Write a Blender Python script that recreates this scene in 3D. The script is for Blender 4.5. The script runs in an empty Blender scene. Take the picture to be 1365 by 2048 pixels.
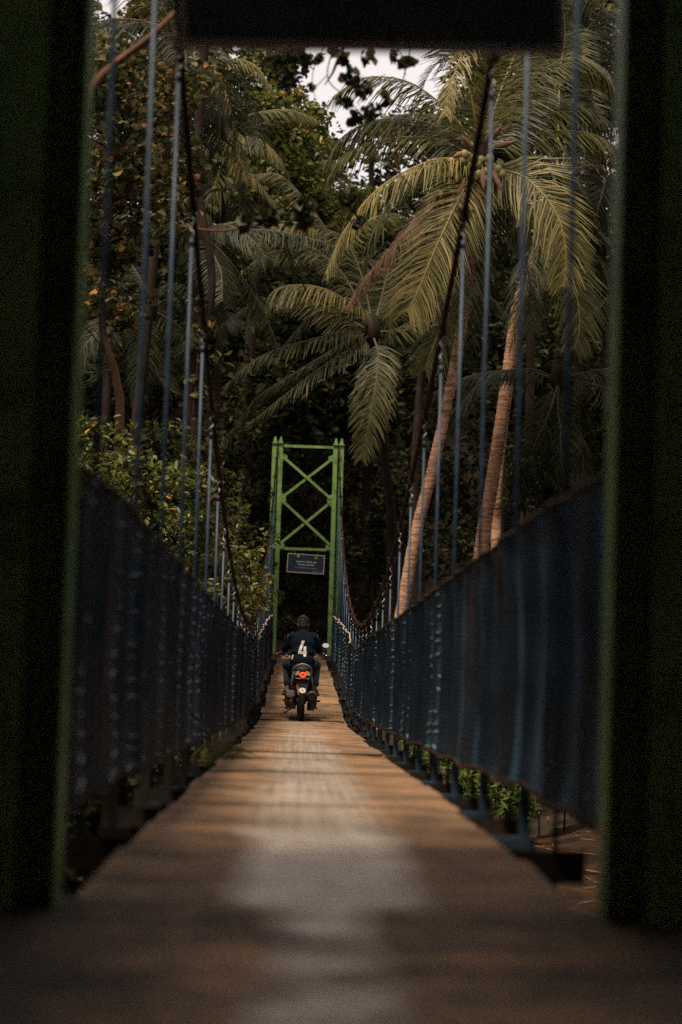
import bpy, bmesh, math, random
import numpy as np
from mathutils import Vector, Matrix, noise
from mathutils.bvhtree import BVHTree

S = bpy.context.scene
C = S.collection
R = math.radians

# ------------------------------------------------------------------ camera
F = 3830.0                      # focal length in photograph pixels (1365 x 2048)
RM = Matrix.Rotation(R(-1.156), 3, 'Z') @ Matrix.Rotation(R(90 + 3.459), 3, 'X') @ Matrix.Rotation(R(1.8), 3, 'Z')
cam = bpy.data.cameras.new('camera'); camo = bpy.data.objects.new('camera', cam); C.objects.link(camo)
cam.sensor_fit = 'VERTICAL'; cam.sensor_height = 36.0; cam.lens = F / 2048 * 36
cam.clip_start = 0.05; cam.clip_end = 2000
camo.matrix_world = RM.to_4x4()
cam.dof.use_dof = True; cam.dof.focus_distance = 28.5; cam.dof.aperture_fstop = 1.75
S.camera = camo

def P(px, py, d):
    """the point at distance d along the bridge that the photograph shows at px, py"""
    v = RM @ Vector(((px - 682.5) / F, (1024 - py) / F, -1.0))
    return v * (d / v.y)

# ------------------------------------------------------------------ sky, sun, exposure
SUN_EL, SUN_AZ = R(66), R(216)          # azimuth from +Y clockwise: behind the camera, to the left
W = bpy.data.worlds.new('World'); S.world = W; W.use_nodes = True
nt = W.node_tree; bg = nt.nodes['Background']
sky = nt.nodes.new('ShaderNodeTexSky'); sky.sky_type = 'NISHITA'; sky.sun_disc = False
sky.sun_elevation = SUN_EL; sky.sun_rotation = SUN_AZ
mixw = nt.nodes.new('ShaderNodeMix'); mixw.data_type = 'RGBA'; mixw.inputs[0].default_value = 0.86
nt.links.new(sky.outputs[0], mixw.inputs[6]); mixw.inputs[7].default_value = (12.6, 11.4, 11.0, 1)   # the even overcast layer
nt.links.new(mixw.outputs[2], bg.inputs[0]); bg.inputs[1].default_value = 0.05
sl = bpy.data.lights.new('sun', 'SUN'); sl.energy = 3.2; sl.angle = R(11); sl.color = (1, .86, .66)
so = bpy.data.objects.new('sun', sl); C.objects.link(so)
sd = Vector((math.sin(SUN_AZ) * math.cos(SUN_EL), math.cos(SUN_AZ) * math.cos(SUN_EL), math.sin(SUN_EL)))
so.rotation_euler = sd.to_track_quat('Z', 'Y').to_euler()
S.view_settings.view_transform = 'Standard'; S.view_settings.look = 'None'
S.view_settings.gamma = 1; S.view_settings.exposure = 0.8
S.view_settings.use_curve_mapping = False
S.cycles.max_bounces = 6; S.cycles.diffuse_bounces = 3; S.cycles.glossy_bounces = 2
S.cycles.transmission_bounces = 3; S.cycles.transparent_max_bounces = 8
S.cycles.use_adaptive_sampling = True; S.cycles.adaptive_threshold = 0.015
S.cycles.use_denoising = False

# ------------------------------------------------------------------ helpers
def tag(o, label, cat=None, group=None, kind=None):
    if label: o['label'] = label
    if cat: o['category'] = cat
    if group: o['group'] = group
    if kind: o['kind'] = kind
    return o

def empty(name, loc=(0, 0, 0), parent=None):
    o = bpy.data.objects.new(name, None); C.objects.link(o); o.location = loc
    o.empty_display_size = .1
    if parent: o.parent = parent
    return o

class MB:
    def __init__(s): s.v = []; s.f = []
    def add(s, vs, fs):
        n = len(s.v); s.v += [tuple(v) for v in vs]; s.f += [tuple(n + i for i in f) for f in fs]; return s
    def box(s, c, size, rot=None):
        hx, hy, hz = size[0] / 2, size[1] / 2, size[2] / 2; c = Vector(c)
        vs = [Vector((x, y, z)) for x in (-hx, hx) for y in (-hy, hy) for z in (-hz, hz)]
        if rot is not None: vs = [rot @ v for v in vs]
        return s.add([v + c for v in vs], [(0, 1, 3, 2), (4, 6, 7, 5), (0, 4, 5, 1), (2, 3, 7, 6), (0, 2, 6, 4), (1, 5, 7, 3)])
    def bar(s, a, b, w, h, up=(0, 0, 1)):
        a = Vector(a); b = Vector(b); y = (b - a).normalized(); x = y.cross(Vector(up)).normalized(); z = x.cross(y)
        return s.box((a + b) / 2, (w, (b - a).length, h), Matrix((x, y, z)).transposed())
    def tube(s, pts, rad, sides=8, cap=True):
        pts = [Vector(p) for p in pts]; n = len(pts)
        if not hasattr(rad, '__len__'): rad = [rad] * n
        t0 = (pts[1] - pts[0]).normalized()
        u = t0.orthogonal().normalized(); vs = []
        for i, p in enumerate(pts):
            t = (pts[min(i + 1, n - 1)] - pts[max(i - 1, 0)]).normalized()
            u = (u - t * u.dot(t)).normalized(); w = t.cross(u)
            for k in range(sides):
                a = 2 * math.pi * k / sides
                vs.append(p + (u * math.cos(a) + w * math.sin(a)) * rad[i])
        fs = [(i * sides + k, i * sides + (k + 1) % sides, (i + 1) * sides + (k + 1) % sides, (i + 1) * sides + k)
              for i in range(n - 1) for k in range(sides)]
        if cap:
            fs.append(tuple(reversed(range(sides)))); fs.append(tuple((n - 1) * sides + k for k in range(sides)))
        return s.add(vs, fs)
    def prism(s, poly, M, depth):
        """poly in local xy, extruded along local z by depth; M is a 4x4"""
        n = len(poly)
        vs = [M @ Vector((x, y, 0)) for x, y in poly] + [M @ Vector((x, y, depth)) for x, y in poly]
        fs = [tuple(reversed(range(n))), tuple(range(n, 2 * n))] + [(i, (i + 1) % n, n + (i + 1) % n, n + i) for i in range(n)]
        return s.add(vs, fs)
    def lathe(s, prof, M, seg=24):
        """prof: (radius, height) pairs about local z"""
        n = len(prof)
        vs = [M @ Vector((r * math.cos(2 * math.pi * k / seg), r * math.sin(2 * math.pi * k / seg), h)) for r, h in prof for k in range(seg)]
        fs = [(i * seg + k, i * seg + (k + 1) % seg, (i + 1) * seg + (k + 1) % seg, (i + 1) * seg + k) for i in range(n - 1) for k in range(seg)]
        return s.add(vs, fs)
    def ball(s, c, r, seg=14, rings=9, rot=None):
        if not hasattr(r, '__len__'): r = (r, r, r)
        c = Vector(c); vs = []; fs = []
        def q(x, y, z):
            v = Vector((x * r[0], y * r[1], z * r[2])); return c + (rot @ v if rot is not None else v)
        vs.append(q(0, 0, 1))
        for i in range(1, rings):
            th = math.pi * i / rings
            for k in range(seg):
                a = 2 * math.pi * k / seg; vs.append(q(math.sin(th) * math.cos(a), math.sin(th) * math.sin(a), math.cos(th)))
        vs.append(q(0, 0, -1)); L = len(vs) - 1
        for k in range(seg):
            fs.append((0, 1 + k, 1 + (k + 1) % seg)); b = 1 + (rings - 2) * seg; fs.append((L, b + (k + 1) % seg, b + k))
        for i in range(rings - 2):
            for k in range(seg):
                a = 1 + i * seg; fs.append((a + k, a + seg + k, a + seg + (k + 1) % seg, a + (k + 1) % seg))
        return s.add(vs, fs)
    def capsule(s, a, b, ra, rb, seg=14):
        a = Vector(a); b = Vector(b); n = max(3, int((b - a).length / (min(ra, rb) * .5)))
        for i in range(n + 1):
            t = i / n; s.ball(a.lerp(b, t), ra + (rb - ra) * t, seg, 8)
        return s
    def mesh(s, name, mat, smooth=False):
        me = bpy.data.meshes.new(name); me.from_pydata(s.v, [], s.f); me.update()
        if mat: me.materials.append(mat)
        if smooth: me.polygons.foreach_set('use_smooth', [True] * len(me.polygons))
        return me
    def build(s, name, mat, parent=None, smooth=False, fix=True):
        me = s.mesh(name, mat, smooth)
        if fix and len(s.f) < 60000:
            bm = bmesh.new(); bm.from_mesh(me); bmesh.ops.recalc_face_normals(bm, faces=bm.faces); bm.to_mesh(me); bm.free()
        return link(name, me, parent)

def link(name, me, parent=None):
    o = bpy.data.objects.new(name, me); C.objects.link(o)
    if parent: o.parent = parent
    return o

def copy_tree(o, parent=None):
    c = o.copy(); C.objects.link(c); c.parent = parent
    for ch in list(o.children): copy_tree(ch, c)
    return c

def np_mesh(name, V, Q, mats, var=None, midx=None, smooth=False):
    """V (n,3), Q (m,4) quads"""
    me = bpy.data.meshes.new(name); V = np.ascontiguousarray(V, dtype=np.float32); Q = np.ascontiguousarray(Q, dtype=np.int32)
    me.vertices.add(len(V)); me.vertices.foreach_set('co', V.ravel())
    me.loops.add(Q.size); me.loops.foreach_set('vertex_index', Q.ravel())
    me.polygons.add(len(Q)); me.polygons.foreach_set('loop_start', np.arange(0, Q.size, 4, dtype=np.int32))
    for m in mats: me.materials.append(m)
    if midx is not None: me.polygons.foreach_set('material_index', np.asarray(midx, dtype=np.int32))
    if smooth: me.polygons.foreach_set('use_smooth', np.ones(len(Q), dtype=bool))
    me.update(calc_edges=True)
    if var is not None:
        at = me.attributes.new('var', 'FLOAT', 'FACE'); at.data.foreach_set('value', np.asarray(var, dtype=np.float32))
    return me

# ------------------------------------------------------------------ materials
def newmat(name):
    m = bpy.data.materials.new(name); m.use_nodes = True
    n = m.node_tree.nodes; l = m.node_tree.links
    return m, n, l, n['Principled BSDF'], n['Material Output']

def ramp(n, stops):
    r = n.new('ShaderNodeValToRGB'); e = r.color_ramp.elements
    while len(e) < len(stops): e.new(.5)
    for i, (p, c) in enumerate(stops): e[i].position = p; e[i].color = (*c, 1)
    return r

def surf(name, stops, scale=6.0, rough=.7, metal=0.0, bump=.2, bscale=None, stretch=(1, 1, 1), detail=8, spec=None):
    if spec is None: spec = .4 if rough < .7 else .08
    """noise-mottled surface in object space"""
    m, n, l, b, o = newmat(name)
    tc = n.new('ShaderNodeTexCoord'); mp = n.new('ShaderNodeMapping'); mp.inputs['Scale'].default_value = stretch
    l.new(tc.outputs['Object'], mp.inputs[0])
    t = n.new('ShaderNodeTexNoise'); t.inputs['Scale'].default_value = scale; t.inputs['Detail'].default_value = detail; t.inputs['Roughness'].default_value = .62
    l.new(mp.outputs[0], t.inputs['Vector'])
    r = ramp(n, stops); l.new(t.outputs[0], r.inputs[0]); l.new(r.outputs[0], b.inputs['Base Color'])
    b.inputs['Roughness'].default_value = rough; b.inputs['Metallic'].default_value = metal; b.inputs['Specular IOR Level'].default_value = spec
    if bump:
        t2 = n.new('ShaderNodeTexNoise'); t2.inputs['Scale'].default_value = bscale or scale * 4; t2.inputs['Detail'].default_value = 6
        l.new(mp.outputs[0], t2.inputs['Vector'])
        bp = n.new('ShaderNodeBump'); bp.inputs['Strength'].default_value = bump; bp.inputs['Distance'].default_value = .02
        l.new(t2.outputs[0], bp.inputs['Height']); l.new(bp.outputs[0], b.inputs['Normal'])
    return m

def leafmat(name, stops, trans=.35, rough=.5, spec=.3):
    """leaf blade: colour by the per-leaf attribute, partly translucent"""
    m, n, l, b, o = newmat(name)
    a = n.new('ShaderNodeAttribute'); a.attribute_name = 'var'
    r = ramp(n, stops); l.new(a.outputs['Fac'], r.inputs[0])
    l.new(r.outputs[0], b.inputs['Base Color']); b.inputs['Roughness'].default_value = rough; b.inputs['Specular IOR Level'].default_value = spec
    tr = n.new('ShaderNodeBsdfTranslucent'); l.new(r.outputs[0], tr.inputs[0])
    mx = n.new('ShaderNodeMixShader'); mx.inputs[0].default_value = trans
    l.new(b.outputs[0], mx.inputs[1]); l.new(tr.outputs[0], mx.inputs[2]); l.new(mx.outputs[0], o.inputs[0])
    return m

GREEN = surf('tower_paint', [(.28, (.06, .11, .035)), (.48, (.16, .28, .075)), (.68, (.21, .33, .09)), (.82, (.22, .2, .09)), (.95, (.16, .09, .05))], 5, .5, 0, .12, 40)
GREEN_D = GREEN
BLUE = surf('rod_paint', [(.3, (.007, .018, .036)), (.55, (.018, .040, .075)), (.75, (.034, .066, .108)), (.92, (.06, .04, .028))], 9, .45, .1, .1, 50)
STEELB = surf('blue_steel', [(.3, (.012, .024, .04)), (.6, (.03, .055, .085)), (.85, (.08, .045, .028))], 6, .55, .1, .15, 40)
CABLE = surf('rusty_cable', [(.3, (.012, .008, .007)), (.55, (.035, .018, .012)), (.8, (.085, .036, .02))], 5, .8, 0, .5, 90)
WIRE = surf('galvanised_wire', [(.3, (.16, .17, .18)), (.8, (.4, .4, .4))], 20, .45, .4, 0)
CONC = surf('concrete', [(.3, (.05, .043, .036)), (.55, (.11, .09, .072)), (.8, (.19, .16, .13))], 3, .9, 0, .5, 30)
BARK = surf('bark', [(.3, (.06, .032, .02)), (.6, (.17, .09, .055)), (.85, (.3, .18, .12))], 5, .9, 0, .7, 20, (1, 1, .35))
BARKD = surf('dark_bark', [(.3, (.014, .010, .008)), (.6, (.035, .024, .017)), (.85, (.08, .052, .035))], 5, .9, 0, .7, 20, (1, 1, .35))
SOIL = surf('forest_soil', [(.3, (.012, .010, .007)), (.55, (.03, .022, .013)), (.72, (.055, .032, .018)), (.85, (.03, .034, .012))], 1.2, .95, 0, .8, 9)
BLACKP = surf('black_plastic', [(.3, (.008, .008, .009)), (.8, (.022, .021, .021))], 12, .5, 0, 0)
RUBBER = surf('rubber', [(.3, (.010, .010, .010)), (.8, (.024, .023, .022))], 14, .85, 0, .2, 60)
GREYP = surf('grey_plastic', [(.3, (.13, .125, .12)), (.8, (.20, .19, .18))], 9, .5, 0, .05)
SILVER = surf('silver_paint', [(.3, (.26, .25, .24)), (.8, (.36, .345, .33))], 9, .4, .1, 0)
ENGINE = surf('engine_metal', [(.3, (.02, .02, .02)), (.6, (.06, .058, .055)), (.85, (.16, .15, .14))], 22, .5, .4, .2)
CHROME = surf('chrome', [(.3, (.45, .45, .45)), (.8, (.6, .6, .6))], 9, .2, .9, 0)
WHITE = surf('white_paint', [(.3, (.66, .62, .58)), (.8, (.82, .78, .74))], 9, .6, 0, 0)
REDP = surf('red_spring', [(.3, (.35, .04, .02)), (.8, (.55, .09, .04))], 9, .5, 0, 0)
YELLOW = surf('yellow_rubber', [(.3, (.5, .32, .03)), (.8, (.65, .42, .05))], 9, .7, 0, 0)
SKIN = surf('skin', [(.3, (.27, .13, .08)), (.8, (.38, .2, .125))], 9, .55, 0, .05)
HAIRM = surf('hair', [(.3, (.008, .006, .005)), (.6, (.02, .014, .010)), (.85, (.07, .045, .028))], 25, .6, 0, .8, 90)
SHIRT = surf('navy_cotton', [(.3, (.005, .008, .012)), (.8, (.010, .016, .024))], 4, .9, 0, .25, 14)
JEANS = surf('denim', [(.3, (.035, .042, .05)), (.6, (.065, .076, .085)), (.85, (.10, .115, .125))], 7, .9, 0, .3, 40)
SIGNB = surf('sign_navy', [(.3, (.010, .022, .045)), (.8, (.016, .034, .066))], 3, .45, 0, 0)
SIGNBACK = surf('sign_back', [(.3, (.04, .048, .052)), (.8, (.075, .08, .082))], 4, .6, .2, .1)
FRAME = surf('sign_frame', [(.3, (.42, .34, .29)), (.8, (.6, .5, .43))], 8, .5, .1, .1)

def emis(name, col, strength):
    m, n, l, b, o = newmat(name); b.inputs['Base Color'].default_value = (*col, 1)
    b.inputs['Emission Color'].default_value = (*col, 1); b.inputs['Emission Strength'].default_value = strength
    return m
TAILM = emis('tail_lens_lit', (.9, .06, .012), .62)
LENS = surf('amber_lens', [(.3, (.25, .14, .05)), (.8, (.45, .33, .2))], 30, .2, 0, 0)

def palm_trunk_mat():
    m, n, l, b, o = newmat('palm_bark')
    tc = n.new('ShaderNodeTexCoord'); mp = n.new('ShaderNodeMapping'); mp.inputs['Scale'].default_value = (2.2, 2.2, 11)
    l.new(tc.outputs['Object'], mp.inputs[0])
    t = n.new('ShaderNodeTexNoise'); t.inputs['Scale'].default_value = 1.6; t.inputs['Detail'].default_value = 7; t.inputs['Roughness'].default_value = .7
    l.new(mp.outputs[0], t.inputs['Vector'])
    r = ramp(n, [(.3, (.035, .016, .010)), (.42, (.20, .10, .055)), (.58, (.44, .24, .14)), (.85, (.56, .37, .25))])
    l.new(t.outputs[0], r.inputs[0]); l.new(r.outputs[0], b.inputs['Base Color']); b.inputs['Roughness'].default_value = .9
    bp = n.new('ShaderNodeBump'); bp.inputs['Strength'].default_value = .8; bp.inputs['Distance'].default_value = .03
    l.new(t.outputs[0], bp.inputs['Height']); l.new(bp.outputs[0], b.inputs['Normal'])
    return m
PALMB = palm_trunk_mat()
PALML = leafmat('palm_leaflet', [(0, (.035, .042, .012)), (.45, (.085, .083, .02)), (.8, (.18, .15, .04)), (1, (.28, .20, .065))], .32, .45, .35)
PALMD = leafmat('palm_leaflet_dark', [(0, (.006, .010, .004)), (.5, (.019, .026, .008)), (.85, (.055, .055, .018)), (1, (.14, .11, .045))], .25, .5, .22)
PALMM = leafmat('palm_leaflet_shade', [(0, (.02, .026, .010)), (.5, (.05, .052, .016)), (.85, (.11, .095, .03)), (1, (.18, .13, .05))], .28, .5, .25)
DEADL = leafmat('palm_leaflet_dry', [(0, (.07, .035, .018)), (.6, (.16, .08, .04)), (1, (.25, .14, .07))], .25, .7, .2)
RACH = surf('palm_rachis', [(.3, (.14, .10, .03)), (.7, (.30, .21, .06))], 4, .6, 0, 0)
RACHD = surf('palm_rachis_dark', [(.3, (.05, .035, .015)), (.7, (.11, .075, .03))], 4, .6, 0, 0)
LEAFT = leafmat('broad_leaf', [(0, (.022, .028, .010)), (.5, (.07, .072, .024)), (.88, (.16, .13, .042)), (.92, (.30, .15, .05)), (1, (.34, .14, .045))], .3, .5, .18)
LEAFS = leafmat('shrub_leaf', [(0, (.022, .034, .008)), (.5, (.085, .105, .018)), (.94, (.19, .185, .032)), (.97, (.40, .20, .03)), (1, (.45, .22, .03))], .35, .45, .4)
LEAFB = leafmat('bank_leaf', [(0, (.04, .07, .012)), (.6, (.10, .145, .022)), (1, (.19, .21, .04))], .4, .45, .4)
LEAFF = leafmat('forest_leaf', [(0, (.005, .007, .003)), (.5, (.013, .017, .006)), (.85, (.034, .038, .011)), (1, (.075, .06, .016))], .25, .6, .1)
LEAFN = leafmat('near_leaf', [(0, (.012, .016, .006)), (.6, (.035, .042, .014)), (1, (.07, .07, .02))], .3, .5, .3)
LEAFG = leafmat('grass_blade', [(0, (.05, .055, .012)), (1, (.2, .18, .05))], .3, .6, .2)
COCO = surf('coconut_husk', [(.3, (.12, .11, .03)), (.7, (.21, .18, .05))], 8, .5, 0, .1)
COCOY = surf('coconut_yellow', [(.3, (.40, .21, .04)), (.7, (.55, .30, .06))], 8, .5, 0, .1)
SPATHE = surf('spathe_brown', [(.3, (.12, .055, .035)), (.7, (.26, .14, .10))], 8, .8, 0, .2)

# ------------------------------------------------------------------ the lie of the land
BX = 0.10                                   # bridge axis
Y0, Y1 = 4.8, 51.0                          # the two towers
_dk = np.array([(0, .76), (3, .74), (4.8, .70), (7, .725), (10.7, .86), (16.4, 1.055), (20, 1.165), (24, 1.29), (27.2, 1.385), (28.6, 1.395), (30.5, 1.345), (33, 1.26), (38.6, 1.085), (45, .94), (51, .85), (60, .85)])
_yy = np.linspace(-5, 62, 1341); _zz = -np.interp(_yy, _dk[:, 0], _dk[:, 1])
_k = np.ones(21) / 21; _zz = np.convolve(np.pad(_zz, 10, 'edge'), _k, 'valid')
def deckz(y): return float(np.interp(y, _yy, _zz))
def cablez(y): return .04 + 4.83 * ((y - 28.0) / 23.1) ** 2
_gy = [(-40, -.82), (3.6, -.82), (4.5, -1.0), (5.4, -2.2), (8, -3.9), (16, -3.9), (20, -3.0), (23, -2.65), (30, -2.5), (42, -1.7), (50, -1.12), (54, -.98), (57, -.85), (80, -.2), (104, 19), (112, 20), (400, 22)]
def groundz(x, y):
    z = np.interp(y, [p[0] for p in _gy], [p[1] for p in _gy])
    ax = max(0, abs(x) - 3.2)
    if y > 12: z += min(ax * .22, 5) * min(1, (y - 12) / 10) * max(.3, min(1, (95 - y) / 18))
    else: z += min(ax * .05, 3) * min(1, max(0, (y + 60) / 60))
    n = noise.noise(Vector((x * .25, y * .25, 0))) * .25 + noise.noise(Vector((x * .9, y * .9, 3))) * .07
    f = min(1, max(.15, (abs(x) - 1.0) / 2)) if 2 < y < 56 else .4
    return z + n * f

# ground sheet
gx = np.concatenate([np.linspace(-300, -34, 12), np.linspace(-32, -9, 24), np.linspace(-8.5, 8.5, 69), np.linspace(9, 32, 24), np.linspace(34, 300, 12)])
gyv = np.concatenate([np.linspace(-300, -32, 8), np.linspace(-30, 3, 18), np.linspace(3.4, 58, 130), np.linspace(59, 110, 40), np.linspace(120, 500, 10)])
V = [(x, y, groundz(x, y)) for y in gyv for x in gx]; nx = len(gx)
g = MB(); g.v = V; g.f = [(j * nx + i, j * nx + i + 1, (j + 1) * nx + i + 1, (j + 1) * nx + i) for j in range(len(gyv) - 1) for i in range(nx - 1)]
tag(g.build('ground', SOIL, None, True, False), 'dark forest soil of the river banks and hillside', None, None, 'structure')

DIRT = surf('dirt_bank', [(.35, (.010, .006, .004)), (.55, (.030, .017, .009)), (.8, (.07, .038, .018))], 2.5, .95, 0, .8, 14)
db = MB(); dx = np.linspace(1.5, 7.5, 31); dy = np.linspace(18.2, 26.5, 42)
for yy in dy:
    for x in dx: db.v.append((x, yy, groundz(x, yy) + .03 - .10 * (x in (dx[0], dx[-1]) or yy in (dy[0], dy[-1]))))
db.f = [(j * 31 + i, j * 31 + i + 1, (j + 1) * 31 + i + 1, (j + 1) * 31 + i) for j in range(41) for i in range(30)]
tag(db.build('dirt_bank', DIRT, None, True), 'bare brown earth of the river bank right of the deck', None, None, 'structure')
# river
def water_mat():
    m, n, l, b, o = newmat('river_water'); b.inputs['Base Color'].default_value = (.03, .024, .014, 1); b.inputs['Roughness'].default_value = .08
    t = n.new('ShaderNodeTexNoise'); t.inputs['Scale'].default_value = 2.5; t.inputs['Detail'].default_value = 5
    bp = n.new('ShaderNodeBump'); bp.inputs['Strength'].default_value = .25; l.new(t.outputs[0], bp.inputs['Height']); l.new(bp.outputs[0], b.inputs['Normal'])
    return m
wm = MB(); wm.add([(-120, 5, -3.45), (120, 5, -3.45), (120, 20, -3.45), (-120, 20, -3.45)], [(0, 1, 2, 3)])
tag(wm.build('river', water_mat()), 'brown river under the bridge', None, None, 'structure')

# near landing: worn concrete in front of the bridge, far landing behind it
def deck_mat(name, near=False):
    """rust-brown plate; the middle lane is worn pale by wheels"""
    m, n, l, b, o = newmat(name)
    tc = n.new('ShaderNodeTexCoord'); sp = n.new('ShaderNodeSeparateXYZ'); l.new(tc.outputs['Object'], sp.inputs[0])
    def nz(sc, det, stretch, rough=.6):
        mp = n.new('ShaderNodeMapping'); mp.inputs['Scale'].default_value = stretch; l.new(tc.outputs['Object'], mp.inputs[0])
        t = n.new('ShaderNodeTexNoise'); t.inputs['Scale'].default_value = sc; t.inputs['Detail'].default_value = det; t.inputs['Roughness'].default_value = rough
        l.new(mp.outputs[0], t.inputs['Vector']); return t
    def mth(op, a, bb, clamp=False):
        q = n.new('ShaderNodeMath'); q.operation = op; q.use_clamp = clamp
        for i, x in enumerate((a, bb)):
            if x is None: continue
            if isinstance(x, (int, float)): q.inputs[i].default_value = x
            else: l.new(x, q.inputs[i])
        return q.outputs[0]
    big = nz(1.5, 6, (1.0, .8, 1)); fine = nz(7, 8, (1, .6, 1), .7); streak = nz(3.2, 6, (.4, 3.4, 1) if near else (.55, 2.2, 1), .65)
    r = ramp(n, [(.26, (.045, .027, .017)), (.44, (.13, .078, .045)), (.58, (.23, .135, .075)), (.74, (.33, .175, .088)), (.88, (.42, .20, .09))])
    mixn = mth('ADD', mth('MULTIPLY', big.outputs[0], .45), mth('ADD', mth('MULTIPLY', fine.outputs[0], .25), mth('MULTIPLY', streak.outputs[0], .3)))
    mixn = mth('ADD', mth('MULTIPLY', mth('SUBTRACT', mixn, .5), 2.9 if near else 2.1), .53)
    oi = n.new('ShaderNodeObjectInfo')
    mixn = mth('ADD', mixn, mth('MULTIPLY', mth('SUBTRACT', oi.outputs['Random'], .5), .07))
    l.new(mixn, r.inputs[0])
    # worn lane
    ax = mth('ABSOLUTE', mth('SUBTRACT', sp.outputs['X'], BX - (.02 if near else .0)), None)
    wob = mth('MULTIPLY', mth('SUBTRACT', nz(1.6, 5, (.6, .5, 1)).outputs[0], .5), .42)
    half = .15 if near else .27
    Y = sp.outputs['Y']
    if not near:
        # the lane is broad on the first plates, narrower and streaked along the wheel tracks further out
        first = mth('SUBTRACT', 1.0, mth('MULTIPLY', mth('SUBTRACT', mth('ADD', Y, mth('MULTIPLY', wob, 2.2)), 6.6), 2.6), True)
        half = mth('ADD', mth('MULTIPLY', first, .015), .145)
        soft = mth('ADD', mth('MULTIPLY', first, -.03), .17)
        lane = mth('SUBTRACT', 1.0, mth('DIVIDE', mth('SUBTRACT', mth('ADD', ax, mth('MULTIPLY', wob, .6)), half), soft), True)
        wvx = n.new('ShaderNodeTexNoise'); wvx.inputs['Scale'].default_value = 1.0; wvx.inputs['Detail'].default_value = 4
        mpx = n.new('ShaderNodeMapping'); mpx.inputs['Scale'].default_value = (26, .35, 1); l.new(tc.outputs['Object'], mpx.inputs[0]); l.new(mpx.outputs[0], wvx.inputs['Vector'])
        trk = mth('MULTIPLY', mth('SUBTRACT', wvx.outputs[0], .12), 2.0, True)
        cr = nz(1.0, 3, (1.2, 15, 1)); trk = mth('MULTIPLY', trk, mth('MULTIPLY', mth('SUBTRACT', cr.outputs[0], .10), 2.1, True))     # tread wear lies in cross bands
        trk = mth('ADD', mth('MULTIPLY', trk, mth('SUBTRACT', 1.0, first)), first)
        far_fade = mth('ADD', mth('MULTIPLY', mth('SUBTRACT', 1.0, mth('DIVIDE', mth('SUBTRACT', Y, 14.0), 12.0), True), .6), .35, True)
        patch = mth('ADD', mth('MULTIPLY', mth('MULTIPLY', mth('SUBTRACT', nz(2.2, 6, (.8, 1.2, 1)).outputs[0], .25), 3.8, True), .5), .5)
        lane = mth('MULTIPLY', mth('MULTIPLY', mth('MULTIPLY', lane, patch), mth('MULTIPLY', trk, far_fade)), 1.25, True)
    else:
        lane = mth('SUBTRACT', 1.0, mth('DIVIDE', mth('SUBTRACT', mth('ADD', ax, mth('MULTIPLY', wob, .7)), .03), .15), True)
        patch = mth('MULTIPLY', mth('SUBTRACT', nz(2.6, 7, (.6, 1.7, 1)).outputs[0], .37), 4.6, True)
        lane = mth('MULTIPLY', mth('MULTIPLY', lane, patch), 1.3, True)
    mx = n.new('ShaderNodeMix'); mx.data_type = 'RGBA'; l.new(lane, mx.inputs[0]); l.new(r.outputs[0], mx.inputs[6])
    r2 = ramp(n, [(.3, (.25, .205, .165)), (.6, (.37, .315, .265)), (.8, (.45, .395, .345))]); l.new(fine.outputs[0], r2.inputs[0])
    pale = n.new('ShaderNodeMix'); pale.data_type = 'RGBA'; pale.blend_type = 'MULTIPLY'; pale.inputs[0].default_value = 1; l.new(r2.outputs[0], pale.inputs[6]); l.new(pale.outputs[2], mx.inputs[7])
    pr = ramp(n, [(0, (.92, .92, .92)), (1, (1.75, 1.75, 1.75))]); l.new(first if not near else mth('ADD', 1.0, 0.0), pr.inputs[0]); l.new(pr.outputs[0], pale.inputs[7]); pale.clamp_result = False
    col = mx.outputs[2]
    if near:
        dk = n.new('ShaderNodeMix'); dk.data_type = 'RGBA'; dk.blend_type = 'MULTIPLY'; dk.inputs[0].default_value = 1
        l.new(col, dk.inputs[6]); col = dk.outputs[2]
        side_shade = ramp(n, [(.0, (1, 1, 1)), (.35, (.8, .76, .7)), (.7, (.30, .29, .27)), (1, (.06, .065, .06))])         # shade painted in: the landing falls to near black on both sides
        mw = mth('DIVIDE', mth('SUBTRACT', mth('ADD', ax, mth('MULTIPLY', wob, 1.1)), .16), .62, True); l.new(mw, side_shade.inputs[0]); l.new(side_shade.outputs[0], dk.inputs[7])
    l.new(col, b.inputs['Base Color']); b.inputs['Roughness'].default_value = .75; b.inputs['Specular IOR Level'].default_value = .15
    hh = mth('ADD', mth('MULTIPLY', fine.outputs[0], .6), mth('MULTIPLY', streak.outputs[0], .6))
    if not near:                                     # raised tread of chequer plate, worn
        wv = n.new('ShaderNodeTexVoronoi'); wv.inputs['Scale'].default_value = 24; l.new(tc.outputs['Object'], wv.inputs['Vector'])
        hh = mth('ADD', hh, mth('MULTIPLY', wv.outputs[0], .35))
    bp = n.new('ShaderNodeBump'); bp.inputs['Strength'].default_value = .55; bp.inputs['Distance'].default_value = .012
    l.new(hh, bp.inputs['Height']); l.new(bp.outputs[0], b.inputs['Normal'])
    return m
RUSTD = surf('rusty_steel_dark', [(.3, (.010, .009, .009)), (.55, (.025, .020, .018)), (.75, (.05, .03, .02)), (.9, (.03, .04, .05))], 5, .8, 0, .3, 30)
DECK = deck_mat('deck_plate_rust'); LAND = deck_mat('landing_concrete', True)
rng = random.Random(5)
lm = MB(); xs = np.linspace(-3.2, 3.4, 67); ysl = np.linspace(-3, 4.92, 80)
for y in ysl:
    for x in xs:
        e = max(0, abs(x - BX) - 1.5)
        lm.v.append((x, y, deckz(y) + .003 + (noise.noise(Vector((x * 2, y * 2.5, 1))) * .012 + noise.noise(Vector((x * 6, y * 8, 1))) * .005 - .006) * min(1, (4.95 - y) / .5) - e * .05))
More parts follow.
